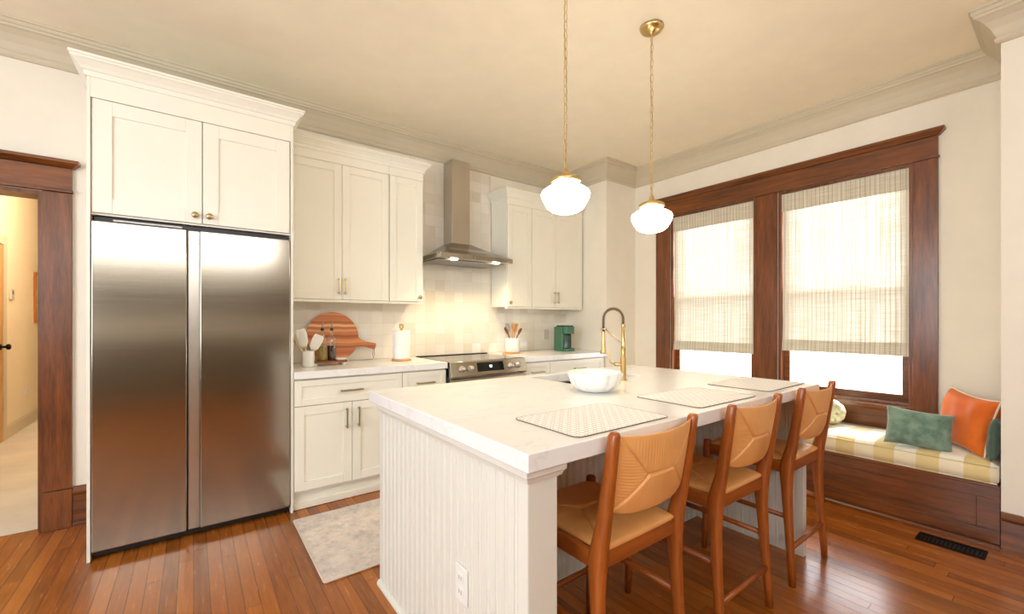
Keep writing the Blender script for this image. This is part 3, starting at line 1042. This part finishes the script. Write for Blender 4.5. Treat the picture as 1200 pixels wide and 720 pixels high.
# ------------------------------------------------------------------ bar stools
def rrect(cx, cy, wx, wy, z, r=.35):
    """rounded rectangle section, 12 points"""
    e = min(wx, wy) * r
    pts = []
    for sx, sy, order in ((1, 1, 0), (-1, 1, 1), (-1, -1, 0), (1, -1, 1)):
        a = [(wx / 2, wy / 2 - e), (wx / 2 - e * .3, wy / 2 - e * .3), (wx / 2 - e, wy / 2)]
        if order:
            a = a[::-1]
        pts += [(cx + sx * px, cy + sy * py, z) for px, py in a]
    return pts


def make_stool(label):
    t = thing('bar_stool', label, 'bar stool', (0, 0, 0), 0, 'leather bar stools at the island')
    # local frame: origin on the floor under the seat centre, back towards -y
    for sx in (-1, 1):
        secs = []
        for z, y, x, wx, wy in ((0, -.215, .208, .026, .028), (.12, -.208, .205, .029, .032), (.30, -.196, .201, .033, .038), (.44, -.188, .198, .036, .046), (.51, -.186, .196, .038, .056), (.555, -.188, .195, .039, .060),
                                (.60, -.196, .195, .038, .054), (.66, -.210, .196, .036, .045), (.76, -.226, .198, .033, .040), (.86, -.242, .200, .030, .036), (.928, -.252, .201, .027, .033), (.937, -.254, .201, .019, .024)):
            secs.append(rrect(sx * x, y, wx, wy, z))
        B().loft(secs).build('rear_leg', 'stoolwood', t, smooth=True, local=True)
        secs = []
        for z, y, x, w_ in ((0, .218, .205, .024), (.15, .214, .203, .029), (.40, .207, .200, .034), (.52, .204, .198, .037), (.590, .203, .198, .037), (.597, .203, .198, .030)):
            secs.append(rrect(sx * x, y, w_, w_, z))
        B().loft(secs).build('front_leg', 'stoolwood', t, smooth=True, local=True)
        B().loft([rrect(0, 0, .022, .055, 0)] * 1 + [rrect(0, 0, .022, .055, .375)]).rot(Matrix.Translation((sx * .199, .187, .548)) @ Matrix.Rotation(PI / 2, 4, 'X') @ Matrix.Identity(4)).build('side_rail', 'stoolwood_y', t, local=True, smooth=False)
        B().tube([(sx * .200, -.186, .315), (sx * .2, .0, .317), (sx * .201, .203, .318)], .0115, 10).build('side_stretcher', 'stoolwood_y', t, smooth=True, local=True)
    B().box(-.180, .180, -.199, -.177, .520, .575).build('rear_rail', 'stoolwood_x', t, .003, local=True)
    B().box(-.181, .181, .192, .214, .520, .575).build('front_rail', 'stoolwood_x', t, .003, local=True)
    B().tube([(-.192, -.206, .172), (.192, -.206, .172)], .0115, 10).build('rear_stretcher', 'stoolwood_x', t, smooth=True, local=True)
    B().tube([(-.192, .212, .20), (.192, .212, .20)], .0115, 10).build('front_stretcher', 'stoolwood_x', t, smooth=True, local=True)

    # woven leather: four envelope panels that meet on a central ridge
    def weave(u, v, k=.36):
        au, av = abs(u), abs(v)
        dd = min(abs(av - max(0.0, (au - k) / (1 - k))), 1)
        side_ = au > k + (1 - k) * av
        crease = math.exp(-(dd / .035) ** 2) if au >= k else math.exp(-(av / .035) ** 2)
        pan = (1 - abs(au)) * .5 if side_ else (1 - av) * .5
        thread = math.sin((v if side_ else u) * (80 if side_ else 95))
        return pan, crease, thread
    N = 120
    seat = B()
    rows = []
    hx, hy = .186, .200
    for top_ in (1, 0):
        g = []
        for j in range(N + 1):
            row = []
            for i_ in range(N + 1):
                u, v = i_ / N * 2 - 1, j / N * 2 - 1
                e = (1 - abs(u) ** 8) * (1 - abs(v) ** 8)
                if top_:
                    pan, cr, th = weave(u, v)
                    z = .572 + .024 * e ** .35 + .008 * pan * 2 * e - .006 * cr * e + -.0006 * th * e * (-1)
                    cut = 0
                else:
                    z = .572 - .010 * e ** .4
                if (abs(u) == 1 or abs(v) == 1) and not top_:
                    row.append(rows[0][j][i_])
                else:
                    row.append(seat.bm.verts.new((u * hx * (1 - .012 * abs(v) ** 6), v * hy * (1 - .012 * abs(u) ** 6), z)))
            g.append(row)
        rows.append(g)
        for j in range(N):
            for i_ in range(N):
                try:
                    seat.bm.faces.new((g[j][i_], g[j][i_ + 1], g[j + 1][i_ + 1], g[j + 1][i_]))
                except ValueError:
                    pass
    seat.build('seat', 'leather', t, smooth=True, local=True)
    bk = B()
    rows = []
    for front in (1, 0):
        g = []
        for j in range(N + 1):
            row = []
            for i_ in range(N + 1):
                u, v = i_ / N * 2 - 1, j / N * 2 - 1
                e = (1 - abs(u) ** 10) * (1 - abs(v) ** 6)
                zt = .924 - .008 * (1 - u * u)
                zb = .700 - .026 * (1 - u ** 4)
                z = zb + (zt - zb) * (v + 1) / 2
                yc_ = -.226 - (z - .76) * .17 - .030 * (1 - u * u)
                pan, cr, th = weave(u, v, .34)
                off = (.007 * e ** .4 + .008 * pan * 2 * e - .009 * cr * e + .0006 * th * e)
                y = yc_ + (off if front else -off)
                if (abs(u) == 1 or abs(v) == 1) and not front:
                    row.append(rows[0][j][i_])
                else:
                    row.append(bk.bm.verts.new((u * .185, y, z)))
            g.append(row)
        rows.append(g)
        for j in range(N):
            for i_ in range(N):
                bk.bm.faces.new((g[j][i_], g[j][i_ + 1], g[j + 1][i_ + 1], g[j + 1][i_]))
    bk.build('backrest', 'leather', t, smooth=True, local=True)
    return t


st = make_stool('tan leather and teak bar stool nearest the white outlet end of the island')
st.location = (1.142, 1.033, 0)
dup(st, (1.805, 1.030, 0), 'tan leather and teak bar stool between the two other stools')
dup(st, (2.462, 1.028, 0), 'tan leather and teak bar stool closest to the window bench')


# ------------------------------------------------------------------ pendants
def make_pendant(label):
    p = thing('pendant_lamp', label, 'pendant lamp', (0, 0, ZC), 0, 'schoolhouse pendants over the island')
    zt = -.985          # top of the socket cap below the ceiling
    B().lathe([(0, -.0005), (.064, -.0005), (.066, -.008), (.060, -.020), (.040, -.034), (.014, -.042), (.010, -.052), (.006, -.056), (0, -.056)], n=32).build('ceiling_canopy', 'brass', p, smooth=True, local=True)
    ch = B()
    n = 21
    z0, z1 = -.056, zt + .006
    stp = (z1 - z0) / n
    for k in range(n):
        zc = z0 + stp * (k + .5)
        pts = []
        for q in range(16):
            a = 2 * PI * q / 16
            x, z = .0095 * math.cos(a), (stp * .62) * math.sin(a)
            pts.append((x, 0, zc + z) if k % 2 == 0 else (0, x, zc + z))
        ch.ring(pts, .0016, 5)
    ch.build('chain', 'brass', p, smooth=True, local=True)
    B().tube([(.004, .002, z0), (-.004, .003, -.3), (.004, -.003, -.6), (0, 0, z1)], .0016, 6).build('cord', 'nickel', p, smooth=True, local=True)
    B().lathe([(.004, zt + .012), (.012, zt), (.018, zt - .022), (.020, zt - .030), (.014, zt - .034)], n=24).build('socket_cap', 'brass', p, smooth=True, local=True)
    B().lathe([(.014, zt - .032), (.060, zt - .036), (.072, zt - .044), (.072, zt - .058), (.062, zt - .066), (.058, zt - .066)], n=40).build('fitter', 'brass', p, smooth=True, local=True)
    g = zt - .052
    B().lathe([(.054, g), (.055, g - .016), (.064, g - .024), (.090, g - .036), (.110, g - .050), (.1155, g - .064), (.112, g - .080), (.100, g - .106), (.086, g - .128), (.066, g - .142), (.040, g - .151), (0, g - .154)], n=48).build('globe', 'globe', p, smooth=True, local=True)
    return p


pe = make_pendant('lit milk glass pendant lamp hanging nearer the range hood')
pe.location = (1.418, 1.470, ZC)
dup(pe, (2.125, 1.490, ZC), 'lit milk glass pendant lamp hanging nearer the window')

# ------------------------------------------------------------------ things on the left counter
Z0 = .9155
cb = B()
prof = []
R = .20
pts2 = []
hx0, hw = .33, .022
for k in range(61):
    a = math.radians(12) + k / 60 * math.radians(336)
    pts2.append((R * math.cos(a), R * math.sin(a)))
pts2 += [(R + .035, -.026), (R + .07, -.020), (.345, -.026), (.352, -.020), (.352, .020), (.345, .026), (R + .07, .020), (R + .035, .026)]
cb.loft([[(x, y, z) for x, y in pts2] for z in (0, .018)])
lean = Matrix.Translation((.900, YB - .092, Z0 + .0052)) @ Matrix.Rotation(math.radians(80), 4, 'X') @ Matrix.Translation((0, R, 0)) @ Matrix.Rotation(math.radians(-15), 4, 'Z')
cb.rot(lean)
cbo = cb.build('cutting_board', 'board', None, .003, origin=(.90, 3.62, Z0))
tag(cbo, 'round striped wooden cutting board with handle leaning on the backsplash', 'cutting board')
hp_ = lean @ Vector((.33, 0, .018))
hq = lean @ Vector((.33, 0, -.001))
sg = B()
sg.tube([hp_ + Vector((0, -.004, .004)), hp_ + Vector((.004, -.008, -.03)), hp_ + Vector((.008, -.006, -.075)), hp_ + Vector((.0, -.004, -.105)), hp_ + Vector((-.008, -.006, -.07)), hp_ + Vector((-.003, -.006, -.02)), hp_ + Vector((0, -.003, .003))], .0022, 6)
sg.build('hanging_strap', 'strap', cbo, smooth=True)

tr = thing('bottle_tray', 'small dark tray with white feet under the oil bottles', 'tray', (.815, 3.385, Z0))
B().prism([(x + .815, y + 3.385) for x, y in round_rect(.125, .055, .02)], 'z', Z0 + .020, Z0 + .032).build('tray_top', 'midwood', tr, .002)
for fx, fy in ((.715, 3.35), (.915, 3.35), (.715, 3.42), (.915, 3.42)):
    B().lathe([(.010, .0005), (.014, .010), (.011, .0198), (0, .0198)], (fx, fy, Z0), n=16).build('foot', 'white', tr, smooth=True)
tag(B().lathe([(0, .0005), (.030, .0005), (.040, .012), (.041, .017), (.036, .013), (0, .006)], (.898, 3.372, Z0 + .0325), n=28).build('small_dish', 'white', None, smooth=True, origin=(.898, 3.372, Z0 + .0325)), 'small white dish beside the dark vinegar bottle', 'dish')


def bottle(x, y, liquid, label, rz):
    z = Z0 + .0325
    b = thing('oil_bottle', label, 'bottle', (x, y, z), rz, 'glass oil bottles on the tray')
    B().lathe([(0, .001), (.031, .001), (.033, .004), (.033, .155), (.028, .172), (.013, .190), (.012, .215), (.015, .217), (.015, .224), (.010, .224)], (0, 0, 0), n=28).build('glass_body', 'bottleglass', b, smooth=True, local=True)
    B().lathe([(0, .004), (.0300, .004), (.0300, .112), (0, .112)], n=28).build('liquid', liquid, b, local=True, smooth=False)
    B().lathe([(.010, .2245), (.012, .228), (.012, .243), (.006, .247), (0, .247)], n=16).build('stopper', 'black', b, smooth=True, local=True)
    B().tube([(0, 0, .2475), (0, 0, .262), (.004, 0, .276), (.012, 0, .29)], [.005, .004, .0035, .003], 8).build('spout', 'steelside', b, smooth=True, local=True)
    return b


bottle(.768, 3.385, 'oil', 'glass bottle of yellow green oil with pour spout', 0)
bottle(.838, 3.400, 'vinegar', 'glass bottle of dark vinegar with pour spout', .3)


def crock(name, label, x, y, r, hgt, mat='white'):
    return tag(B().lathe([(0, .0005), (r * .94, .0005), (r, .006), (r, hgt - .004), (r * .97, hgt), (r * .90, hgt - .004), (r * .90, .012), (0, .010)], (x, y, Z0), n=36).build(name, mat, None, smooth=True, origin=(x, y, Z0)), label, 'crock')


KX, KY = .665, 3.345
crock('utensil_crock', 'white ceramic crock of white utensils next to the refrigerator', KX, KY, .040, .115)


def utensil(name, label, x, y, z0, az, tiltd, length, kind, handle_mat, head_mat, group, r=.0055):
    """standing utensil: foot at (x,y,z0), leaning towards azimuth az"""
    t = thing(name, label, 'utensil', (x, y, z0), 0, group)
    m = Matrix.Rotation(az, 4, 'Z') @ Matrix.Rotation(math.radians(tiltd), 4, 'Y')
    B().tube([(0, 0, 0), (0, 0, length * .5), (0, 0, length)], [r * .8, r, r * 1.1], 8).rot(m).build('handle', handle_mat, t, smooth=True, local=True)
    hd_ = B()
    L_ = length
    if kind == 'spoon':
        secs = []
        for s_, w_, th in ((0, .008, .006), (.015, .018, .006), (.035, .028, .006), (.055, .026, .006), (.07, .014, .005), (.074, .004, .004)):
            secs.append([(th * math.cos(a) + .004 * (1 - (w_ / .028)), w_ * math.sin(a), L_ - .004 + s_) for a in [k * PI / 6 for k in range(12)]])
        hd_.loft(secs)
    elif kind in ('spatula', 'paddle'):
        secs = []
        kk = 1.0 if kind == 'spatula' else 1.25
        for s_, w_ in ((0, .010 * kk), (.02 * kk, .026 * kk), (.07 * kk, .030 * kk), (.092 * kk, .027 * kk), (.097 * kk, .022 * kk)):
            q = [(.004 * math.cos(a), w_ * math.copysign(abs(math.sin(a)) ** .6, math.sin(a)), L_ - .004 + s_) for a in [k * PI / 8 for k in range(16)]]
            secs.append(q if kind == 'spatula' else [(py, px, pz) for px, py, pz in q])
        hd_.loft(secs)
    elif kind == 'whisk':
        for k in range(6):
            a = PI * k / 6
            pts = []
            for q in range(13):
                u = q / 12
                rr = .022 * math.sin(PI * min(u * 1.0, 1)) ** .8 if 0 < u < 1 else .003
                pts.append((0, 0, 0))
            pts = [(math.cos(a) * .022 * math.sin(2 * PI * q / 24) * 1.0, math.sin(a) * .022 * math.sin(2 * PI * q / 24), L_ - .004 + .045 * (1 - math.cos(2 * PI * q / 24))) for q in range(24)]
            hd_.ring([Vector(p) + Vector((0, 0, .001)) for p in pts], .0012, 5)
    hd_.rot(m).build('head', head_mat, t, smooth=True, local=True)
    return t


GU = 'white utensils in the left crock'
utensil('spoon', 'gold spoon leaning towards the refrigerator out of the left crock', KX + .022, KY, Z0 + .014, PI, 33, .20, 'spoon', 'brass', 'brass', GU)
utensil('spatula', 'wide white spatula standing tallest in the left crock', KX + .012, KY + .018, Z0 + .014, PI, 14, .145, 'paddle', 'white', 'white', GU)
utensil('spatula', 'white spatula leaning towards the oil bottles in the left crock', KX - .018, KY, Z0 + .014, 0, 24, .115, 'paddle', 'brass', 'white', GU)
utensil('spatula', 'white spatula at the front of the left crock', KX, KY - .018, Z0 + .014, 2.6, 15, .13, 'paddle', 'brass', 'white', GU)

pt = thing('paper_towel_holder', 'wooden paper towel holder with a white roll on the left counter', 'paper towel holder', (1.392, 3.40, Z0))
B().lathe([(0, .0005), (.078, .0005), (.080, .004), (.080, .012), (.076, .016), (0, .016)], (1.392, 3.40, Z0), n=40).build('base', 'lightwood', pt, smooth=True)
B().lathe([(.012, .0165), (.068, .0165), (.070, .020), (.070, .246), (.068, .250), (.012, .250)], (1.392, 3.40, Z0), n=40).build('paper_roll', 'paper', pt, smooth=True)
B().lathe([(.010, .2505), (.010, .262), (.018, .270), (.020, .280), (.014, .288), (.022, .296), (.018, .304), (0, .308)], (1.392, 3.40, Z0), n=24).build('finial', 'brass', pt, smooth=True)


def splash_outlet(x, z, label, mat):
    o = thing('wall_outlet', label, 'outlet', (x, YB - .0095, z))
    B().box(x - .036, x + .036, YB - .015, YB - .0095, z - .058, z + .058).build('cover_plate', mat, o, .003)
    for dz in (-.022, .022):
        B().box(x - .017, x + .017, YB - .0175, YB - .0155, z + dz - .014, z + dz + .014).build('socket', mat, o, .002)


splash_outlet(1.15, 1.115, 'white outlet on the backsplash above the cutting board handle', 'whiteplastic')
splash_outlet(3.24, 1.09, 'pale grey outlet on the backsplash left of the coffee maker', 'greyplate')

# ------------------------------------------------------------------ right counter
UX, UY = 2.60, 3.47
tag(B().lathe([(0, .0005), (.082, .0005), (.084, .006), (.080, .012), (0, .012)], (UX, UY, Z0), n=40).build('trivet', 'lightwood', None, smooth=True, origin=(UX, UY, Z0)), 'round wooden trivet under the utensil crock right of the range', 'trivet')
tb = B().prism([(x + 2.50, y + 3.40) for x, y in round_rect(.055, .04, .015)], 'z', Z0 + .0003, Z0 + .012)
tag(tb.build('spoon_rest', 'lightwood', None, .003, origin=(2.50, 3.40, Z0)), 'small flat wooden spoon rest on counter edge beside the range', 'spoon rest')
Zc = Z0 + .0125
tag(B().lathe([(0, .0005), (.070, .0005), (.073, .005), (.073, .138), (.070, .142), (.066, .138), (.066, .012), (0, .010)], (UX, UY, Zc), n=40).build('utensil_crock', 'white', None, smooth=True, origin=(UX, UY, Zc)), 'large white crock of wooden spoons right of the range', 'crock')
GU = 'utensils in the right crock'
for nm, lb, dx, dy, az, ti, ln, kd, hm, hm2 in (
        ('wooden_spoon', 'dark wooden spoon leaning left out of right crock', .03, 0, PI, 27, .20, 'spoon', 'midwood', 'midwood'),
        ('whisk', 'metal whisk standing in the right crock behind the dark spoon', .015, .02, PI * .95, 13, .20, 'whisk', 'lightwood', 'steelside'),
        ('wooden_spoon', 'pale wooden spoon standing upright in the right crock', -.005, .012, 0, 5, .215, 'spoon', 'lightwood', 'lightwood'),
        ('spatula', 'pale wooden spatula leaning right in the right crock', -.02, .0, .1, 17, .195, 'spatula', 'lightwood', 'lightwood'),
        ('wooden_spoon', 'brown wooden spoon leaning farthest right in the right crock', -.03, -.01, -.05, 30, .195, 'spoon', 'midwood', 'midwood')):
    utensil(nm, lb, UX + dx, UY + dy, Zc + .014, az, ti, ln, kd, hm, hm2, GU, .006)

MX, MY = 3.27, 3.40
cm = thing('coffee_maker', 'green single serve coffee maker in the far counter corner', 'coffee maker', (MX, MY, Z0), -.0)


def rbox(x0, x1, y0, y1, z0, z1, r=.02):
    return B().prism([(x + (x0 + x1) / 2, y + (y0 + y1) / 2) for x, y in round_rect((x1 - x0) / 2, (y1 - y0) / 2, r)], 'z', z0, z1)


rbox(MX - .065, MX + .065, MY - .10, MY + .10, Z0 + .0005, Z0 + .030).build('base', 'cmgreen', cm, .004)
rbox(MX - .065, MX + .065, MY - .045, MY + .10, Z0 + .0305, Z0 + .190).build('tower', 'cmdark', cm, .004)
rbox(MX - .065, MX + .065, MY - .095, MY + .10, Z0 + .1905, Z0 + .268, .03).build('brew_head', 'cmgreen', cm, .006)
rbox(MX - .058, MX + .058, MY - .088, MY + .092, Z0 + .2685, Z0 + .280, .03).build('lid', 'cmdark', cm, .004)
rbox(MX - .082, MX - .0655, MY - .04, MY + .09, Z0 + .0005, Z0 + .262, .012).build('water_tank', 'cmgreen', cm, .003)
B().lathe([(.016, .170), (.020, .1902)], (MX, MY - .07, Z0), n=20).build('nozzle', 'black', cm)
B().box(MX - .04, MX + .04, MY - .088, MY - .05, Z0 + .0305, Z0 + .034).build('drip_grate', 'black', cm)

# ------------------------------------------------------------------ rug and vent
rg = tag(B().prism([(x + 1.50, y + 2.535) for x, y in round_rect(1.0, .385, .012)], 'z', .0008, .008).build('runner_rug', 'rug', None, origin=(1.50, 2.535, 0)), 'faded grey and pink runner rug on the floor beside the island', 'rug')
B().ring([(x + 1.50, y + 2.535, .0062) for x, y in round_rect(1.004, .389, .012)], .005, 6).build('binding', 'rugedge', rg)
fv = thing('floor_vent', 'black metal floor vent in front of the window bench', 'vent', (3.375, .435, 0))
VX0, VX1, VY0, VY1 = 3.30, 3.43, .300, .570
B().grid([VX0, VX0 + .02, VX1 - .02, VX1], [VY0, VY0 + .016, VY1 - .016, VY1], [.0008, .006], lambda i, j, k: not (i == 1 and j == 1)).build('frame', 'blackmetal', fv, .0015)
sl = B()
for k in range(14):
    y = VY0 + .022 + k * .0168
    sl.box(VX0 + .021, VX1 - .021, y, y + .007, .0008, .0050)
sl.build('slats', 'blackmetal', fv)
B().box(VX0 + .021, VX1 - .021, VY0 + .017, VY1 - .017, .0004, .0007).build('duct', 'black', fv)

# ------------------------------------------------------------------ window bench
wb = thing('window_bench', 'dark oak window bench with panelled front under the windows', 'bench', (3.78, 1.65, 0))
by0, by1 = YN + .002, CY - .002
FX = XF
bf = B()
bf.box(FX, FX + .02, by0, by1, .022, .095)
bf.box(FX, FX + .02, by0, by1, .265, .330)
for a, b_ in ((by0, by0 + .09), (1.64, 1.75), (by1 - .09, by1)):
    bf.box(FX, FX + .02, a, b_, .095, .265)
bf.build('face_frame', 'darkwood_y', wb, .003)
for a, b_ in ((by0 + .091, 1.639), (1.751, by1 - .091)):
    B().box(FX + .009, FX + .02, a, b_, .0955, .2645).build('panel', 'darkwood_y', wb)
B().sweep([(FX, by1), (FX, by0)], [(0, .001), (.014, .001), (.014, .010), (.006, .02), (0, .021)]).build('shoe', 'darkwood_y', wb)
B().box(FX - .014, XW - .025, by0, by1, .331, .347).build('seat_board', 'darkwood_y', wb, .004)
B().box(FX + .021, XW - .025, by0, by1, .002, .3305).build('box_frame', 'darkwood_y', wb)

cu = B()
cxa, cxb, cya, cyb, cz0, cz1 = FX - .012, XW - .038, by0 + .006, by1 - .006, .348, .458
ny, nx = 60, 16
secs = []
for j in range(ny + 1):
    y = cya + (cyb - cya) * j / ny
    e = min(1, min(j, ny - j) / 1.0)
    ins = .0 if 0 < j < ny else .012
    sec = []
    for k in range(nx + 1):
        a = k / nx
        x = cxa + (cxb - cxa) * a
        bulge = .010 * (1 - (2 * a - 1) ** 4) + .0025 * math.sin(y * 9 + x * 5)
        ed = .014 if k in (0, nx) else 0
        sec.append((x, y, cz1 - ins - ed + bulge * e))
    sec.append((cxb + .004, y, (cz0 + cz1) / 2))
    sec.append((cxb, y, cz0 + .004 + ins))
    sec.append((cxa, y, cz0 + .004 + ins))
    sec.append((cxa - .006 + ins * .5, y, (cz0 + cz1) / 2 - .01))
    secs.append(sec)
cu.loft(secs)
cxm = cxa - .002
cuo = cu.build('seat_cushion', 'plaid', None, smooth=True, origin=(3.77, 1.65, cz0))
tag(cuo, 'long yellow and cream plaid cushion on the window bench', 'cushion')
pp = B()
pp.tube([(cxa + .001, cya + .004, cz1 - .013), (cxa + .001, cyb - .004, cz1 - .013)], .0045, 8)
pp.tube([(cxa + .001, cya + .004, cz0 + .006), (cxa + .001, cyb - .004, cz0 + .006)], .0045, 8)
pp.build('piping', 'plaid', cuo, smooth=True)


def pillow(name, label, loc, rot, hw, hh, th, mat, ear=.012, pip=None, wob=.004, seed=1):
    rnd = random.Random(seed)
    ph = [rnd.uniform(0, 6) for _ in range(6)]
    b = B()
    n = 28
    grids = []
    for side_ in (1, -1):
        g = []
        for j in range(n + 1):
            row = []
            for k in range(n + 1):
                u, v = k / n * 2 - 1, j / n * 2 - 1
                x = u * (hw - ear * (1 - v * v) * u * u)
                z = v * (hh - ear * (1 - u * u) * v * v)
                e = max(0, (1 - u ** 4) * (1 - v ** 4))
                y = side_ * th * e ** .55
                y += wob * e * (math.sin(9 * u + ph[0] + 3 * v) + .7 * math.sin(7 * v + ph[1] - 5 * u) + .5 * math.sin(16 * u * v + ph[2]))
                if side_ == -1 and (k in (0, n) or j in (0, n)):
                    row.append(grids[0][j][k])
                else:
                    row.append(b.bm.verts.new((x, y, z + hh)))
            g.append(row)
        grids.append(g)
        for j in range(n):
            for k in range(n):
                b.bm.faces.new((g[j][k], g[j][k + 1], g[j + 1][k + 1], g[j + 1][k]))
    edge = [grids[0][0][k].co.copy() for k in range(n)] + [grids[0][j][n].co.copy() for j in range(n)] + [grids[0][n][n - k].co.copy() for k in range(n)] + [grids[0][n - j][0].co.copy() for j in range(n)]
    o = b.build(name, mat, None, smooth=True, local=True)
    o.location = loc
    o.rotation_euler = rot
    tag(o, label, 'pillow')
    if pip:
        pb = B().ring(edge, .005, 6)
        q = pb.build('piping', pip, o, smooth=True, local=True)
        q['label'] = 'contrasting edge piping'
    return o


R_ = math.radians
# pillow local frame: x = width, y = thickness, z = height; face towards -y
pillow('throw_pillow', 'oblong green chenille pillow leaning on the orange pillow', (3.572, .606, .462), (R_(-16), R_(6), R_(-71)), .158, .118, .065, 'green', .010, None, .003, 3)
pillow('throw_pillow', 'square orange velvet pillow with cream piping in bench corner', (3.762, .448, .468), (R_(-10), R_(4), R_(-143)), .198, .172, .065, 'orange', .02, 'piping', .004, 5)
pillow('throw_pillow', 'dark green pillow mostly hidden behind the orange pillow', (3.70, .300, .466), (R_(-4), R_(0), R_(180)), .165, .12, .03, 'darkgreen', .012, None, .003, 8)

# knotted ball pillow
kb = B()
KR = .072
kc = Vector((0, 0, KR + .016))
for ax in ((1, 0, 0), (0, 1, 0), (0, 0, 1), (1, 1, 0), (1, -1, 0), (0, 1, 1), (0, 1, -1), (1, 0, 1), (-1, 0, 1)):
    nrm_ = Vector(ax).normalized()
    t1 = nrm_.orthogonal().normalized()
    t2 = nrm_.cross(t1)
    for off in (-.018, .018):
        rr = math.sqrt(KR * KR - off * off)
        kb.ring([kc + nrm_ * off + (t1 * math.cos(k * PI / 20) + t2 * math.sin(k * PI / 20)) * (rr + .006 * math.sin(6 * k * PI / 20 + ax[0])) for k in range(40)], .016, 8)
ko = kb.build('knot_pillow', 'knot', None, smooth=True, local=True)
ko.location = (3.86, 1.135, .474)
tag(ko, 'pale green knotted ball pillow on the bench behind the far stool', 'pillow')

# ------------------------------------------------------------------ roman shades
def roman_shade(y0, y1, zb, label):
    t = thing('roman_shade', label, 'roman shade', (XW + .02, (y0 + y1) / 2, WZ1), 0, 'woven roman shades')
    x = XW + .026
    a, b_ = y0 + .026, y1 - .026
    B().box(x + .004, x + .03, a, b_, WZ1 - .05, WZ1 - .022).build('head_rail', 'whiteplastic', t)
    n, m_ = 24, 90
    sh = B()
    rows = []
    for j in range(m_ + 1):
        z = WZ1 - .03 + (zb - WZ1 + .03) * j / m_
        row = []
        for k in range(n + 1):
            y = a + (b_ - a) * k / n
            dx = .0025 * math.sin(z * 21 + .6 * math.sin(y * 5)) + .002 * math.sin(y * 14 + z * 3)
            row.append(sh.bm.verts.new((x + dx, y, z)))
        rows.append(row)
    for j in range(m_):
        for k in range(n):
            sh.bm.faces.new((rows[j][k], rows[j][k + 1], rows[j + 1][k + 1], rows[j + 1][k]))
    sh.build('fabric', 'shade', t, smooth=True)
    # valance in front, hem folds at the bottom
    B().box(x - .014, x - .011, a - .004, b_ + .004, WZ1 - .170, WZ1 - .021).build('valance', 'valance', t)
    hm = B()
    for q, (z0, z1, xo) in enumerate(((zb + .008, zb + .082, -.008), (zb - .012, zb + .050, -.013))):
        hm.box(x + xo, x + xo + .003, a - .001, b_ + .001, z0, z1)
    hm.build('hem_fold', 'valance', t)
    return t


roman_shade(1.747, 2.600, .955, 'woven roman shade half lowered over the left window')
roman_shade(.706, 1.566, 1.005, 'woven roman shade half lowered over the right window above the pillows')

# ------------------------------------------------------------------ hallway details
pf = thing('picture_frame', 'honey wood picture frame on the hallway wall', 'picture', (HX, 7.95, 1.53))
B().grid([HX + .001, HX + .022], [7.76, 7.79, 8.27, 8.30], [1.22, 1.25, 1.82, 1.85], lambda i, j, k: not (j == 1 and k == 1)).build('frame', 'honeywood', pf, .002)
B().box(HX + .002, HX + .012, 7.791, 8.269, 1.251, 1.819).build('print', 'picture', pf)
th = thing('thermostat', 'small beige thermostat on the hallway wall', 'thermostat', (HX, 6.93, 1.53))
B().box(HX + .0005, HX + .02, 6.88, 6.98, 1.47, 1.59).build('case', 'greyplate', th, .004)
B().box(HX + .0201, HX + .022, 6.91, 6.95, 1.53, 1.565).build('screen', 'steelside', th)
ho = thing('wall_outlet', 'white outlet low on the hallway wall', 'outlet', (HX, 7.45, .42))
B().box(HX + .0005, HX + .006, 7.41, 7.49, .36, .48).build('cover_plate', 'whiteplastic', ho, .002)
for z in (.40, .44):
    B().box(HX + .0061, HX + .008, 7.43, 7.47, z - .014, z + .014).build('socket', 'whiteplastic', ho)
d2 = struct(bpy.data.objects.new('door_2', None), 'hallway side door at the far left edge', 'door')
COL.objects.link(d2)
d2.location = (HX, 6.2, 0)
B().box(HX + .001, HX + .02, 5.72, 6.62, .005, 2.02).build('leaf', 'lightwood', d2, .002)
B().grid([HX + .0005, HX + .026], [5.62, 5.71, 6.63, 6.72], [.005, 2.03, 2.12], lambda i, j, k: not (j == 1 and k == 0)).build('casing', 'crown', d2, .002)
B().lathe([(.03, 0), (.03, .006), (.012, .01), (.012, .035), (.028, .045), (.03, .06), (.02, .07), (0, .072)], (HX + .0205, 6.55, .98), 'x', 24).build('knob', 'blackmetal', d2, smooth=True)
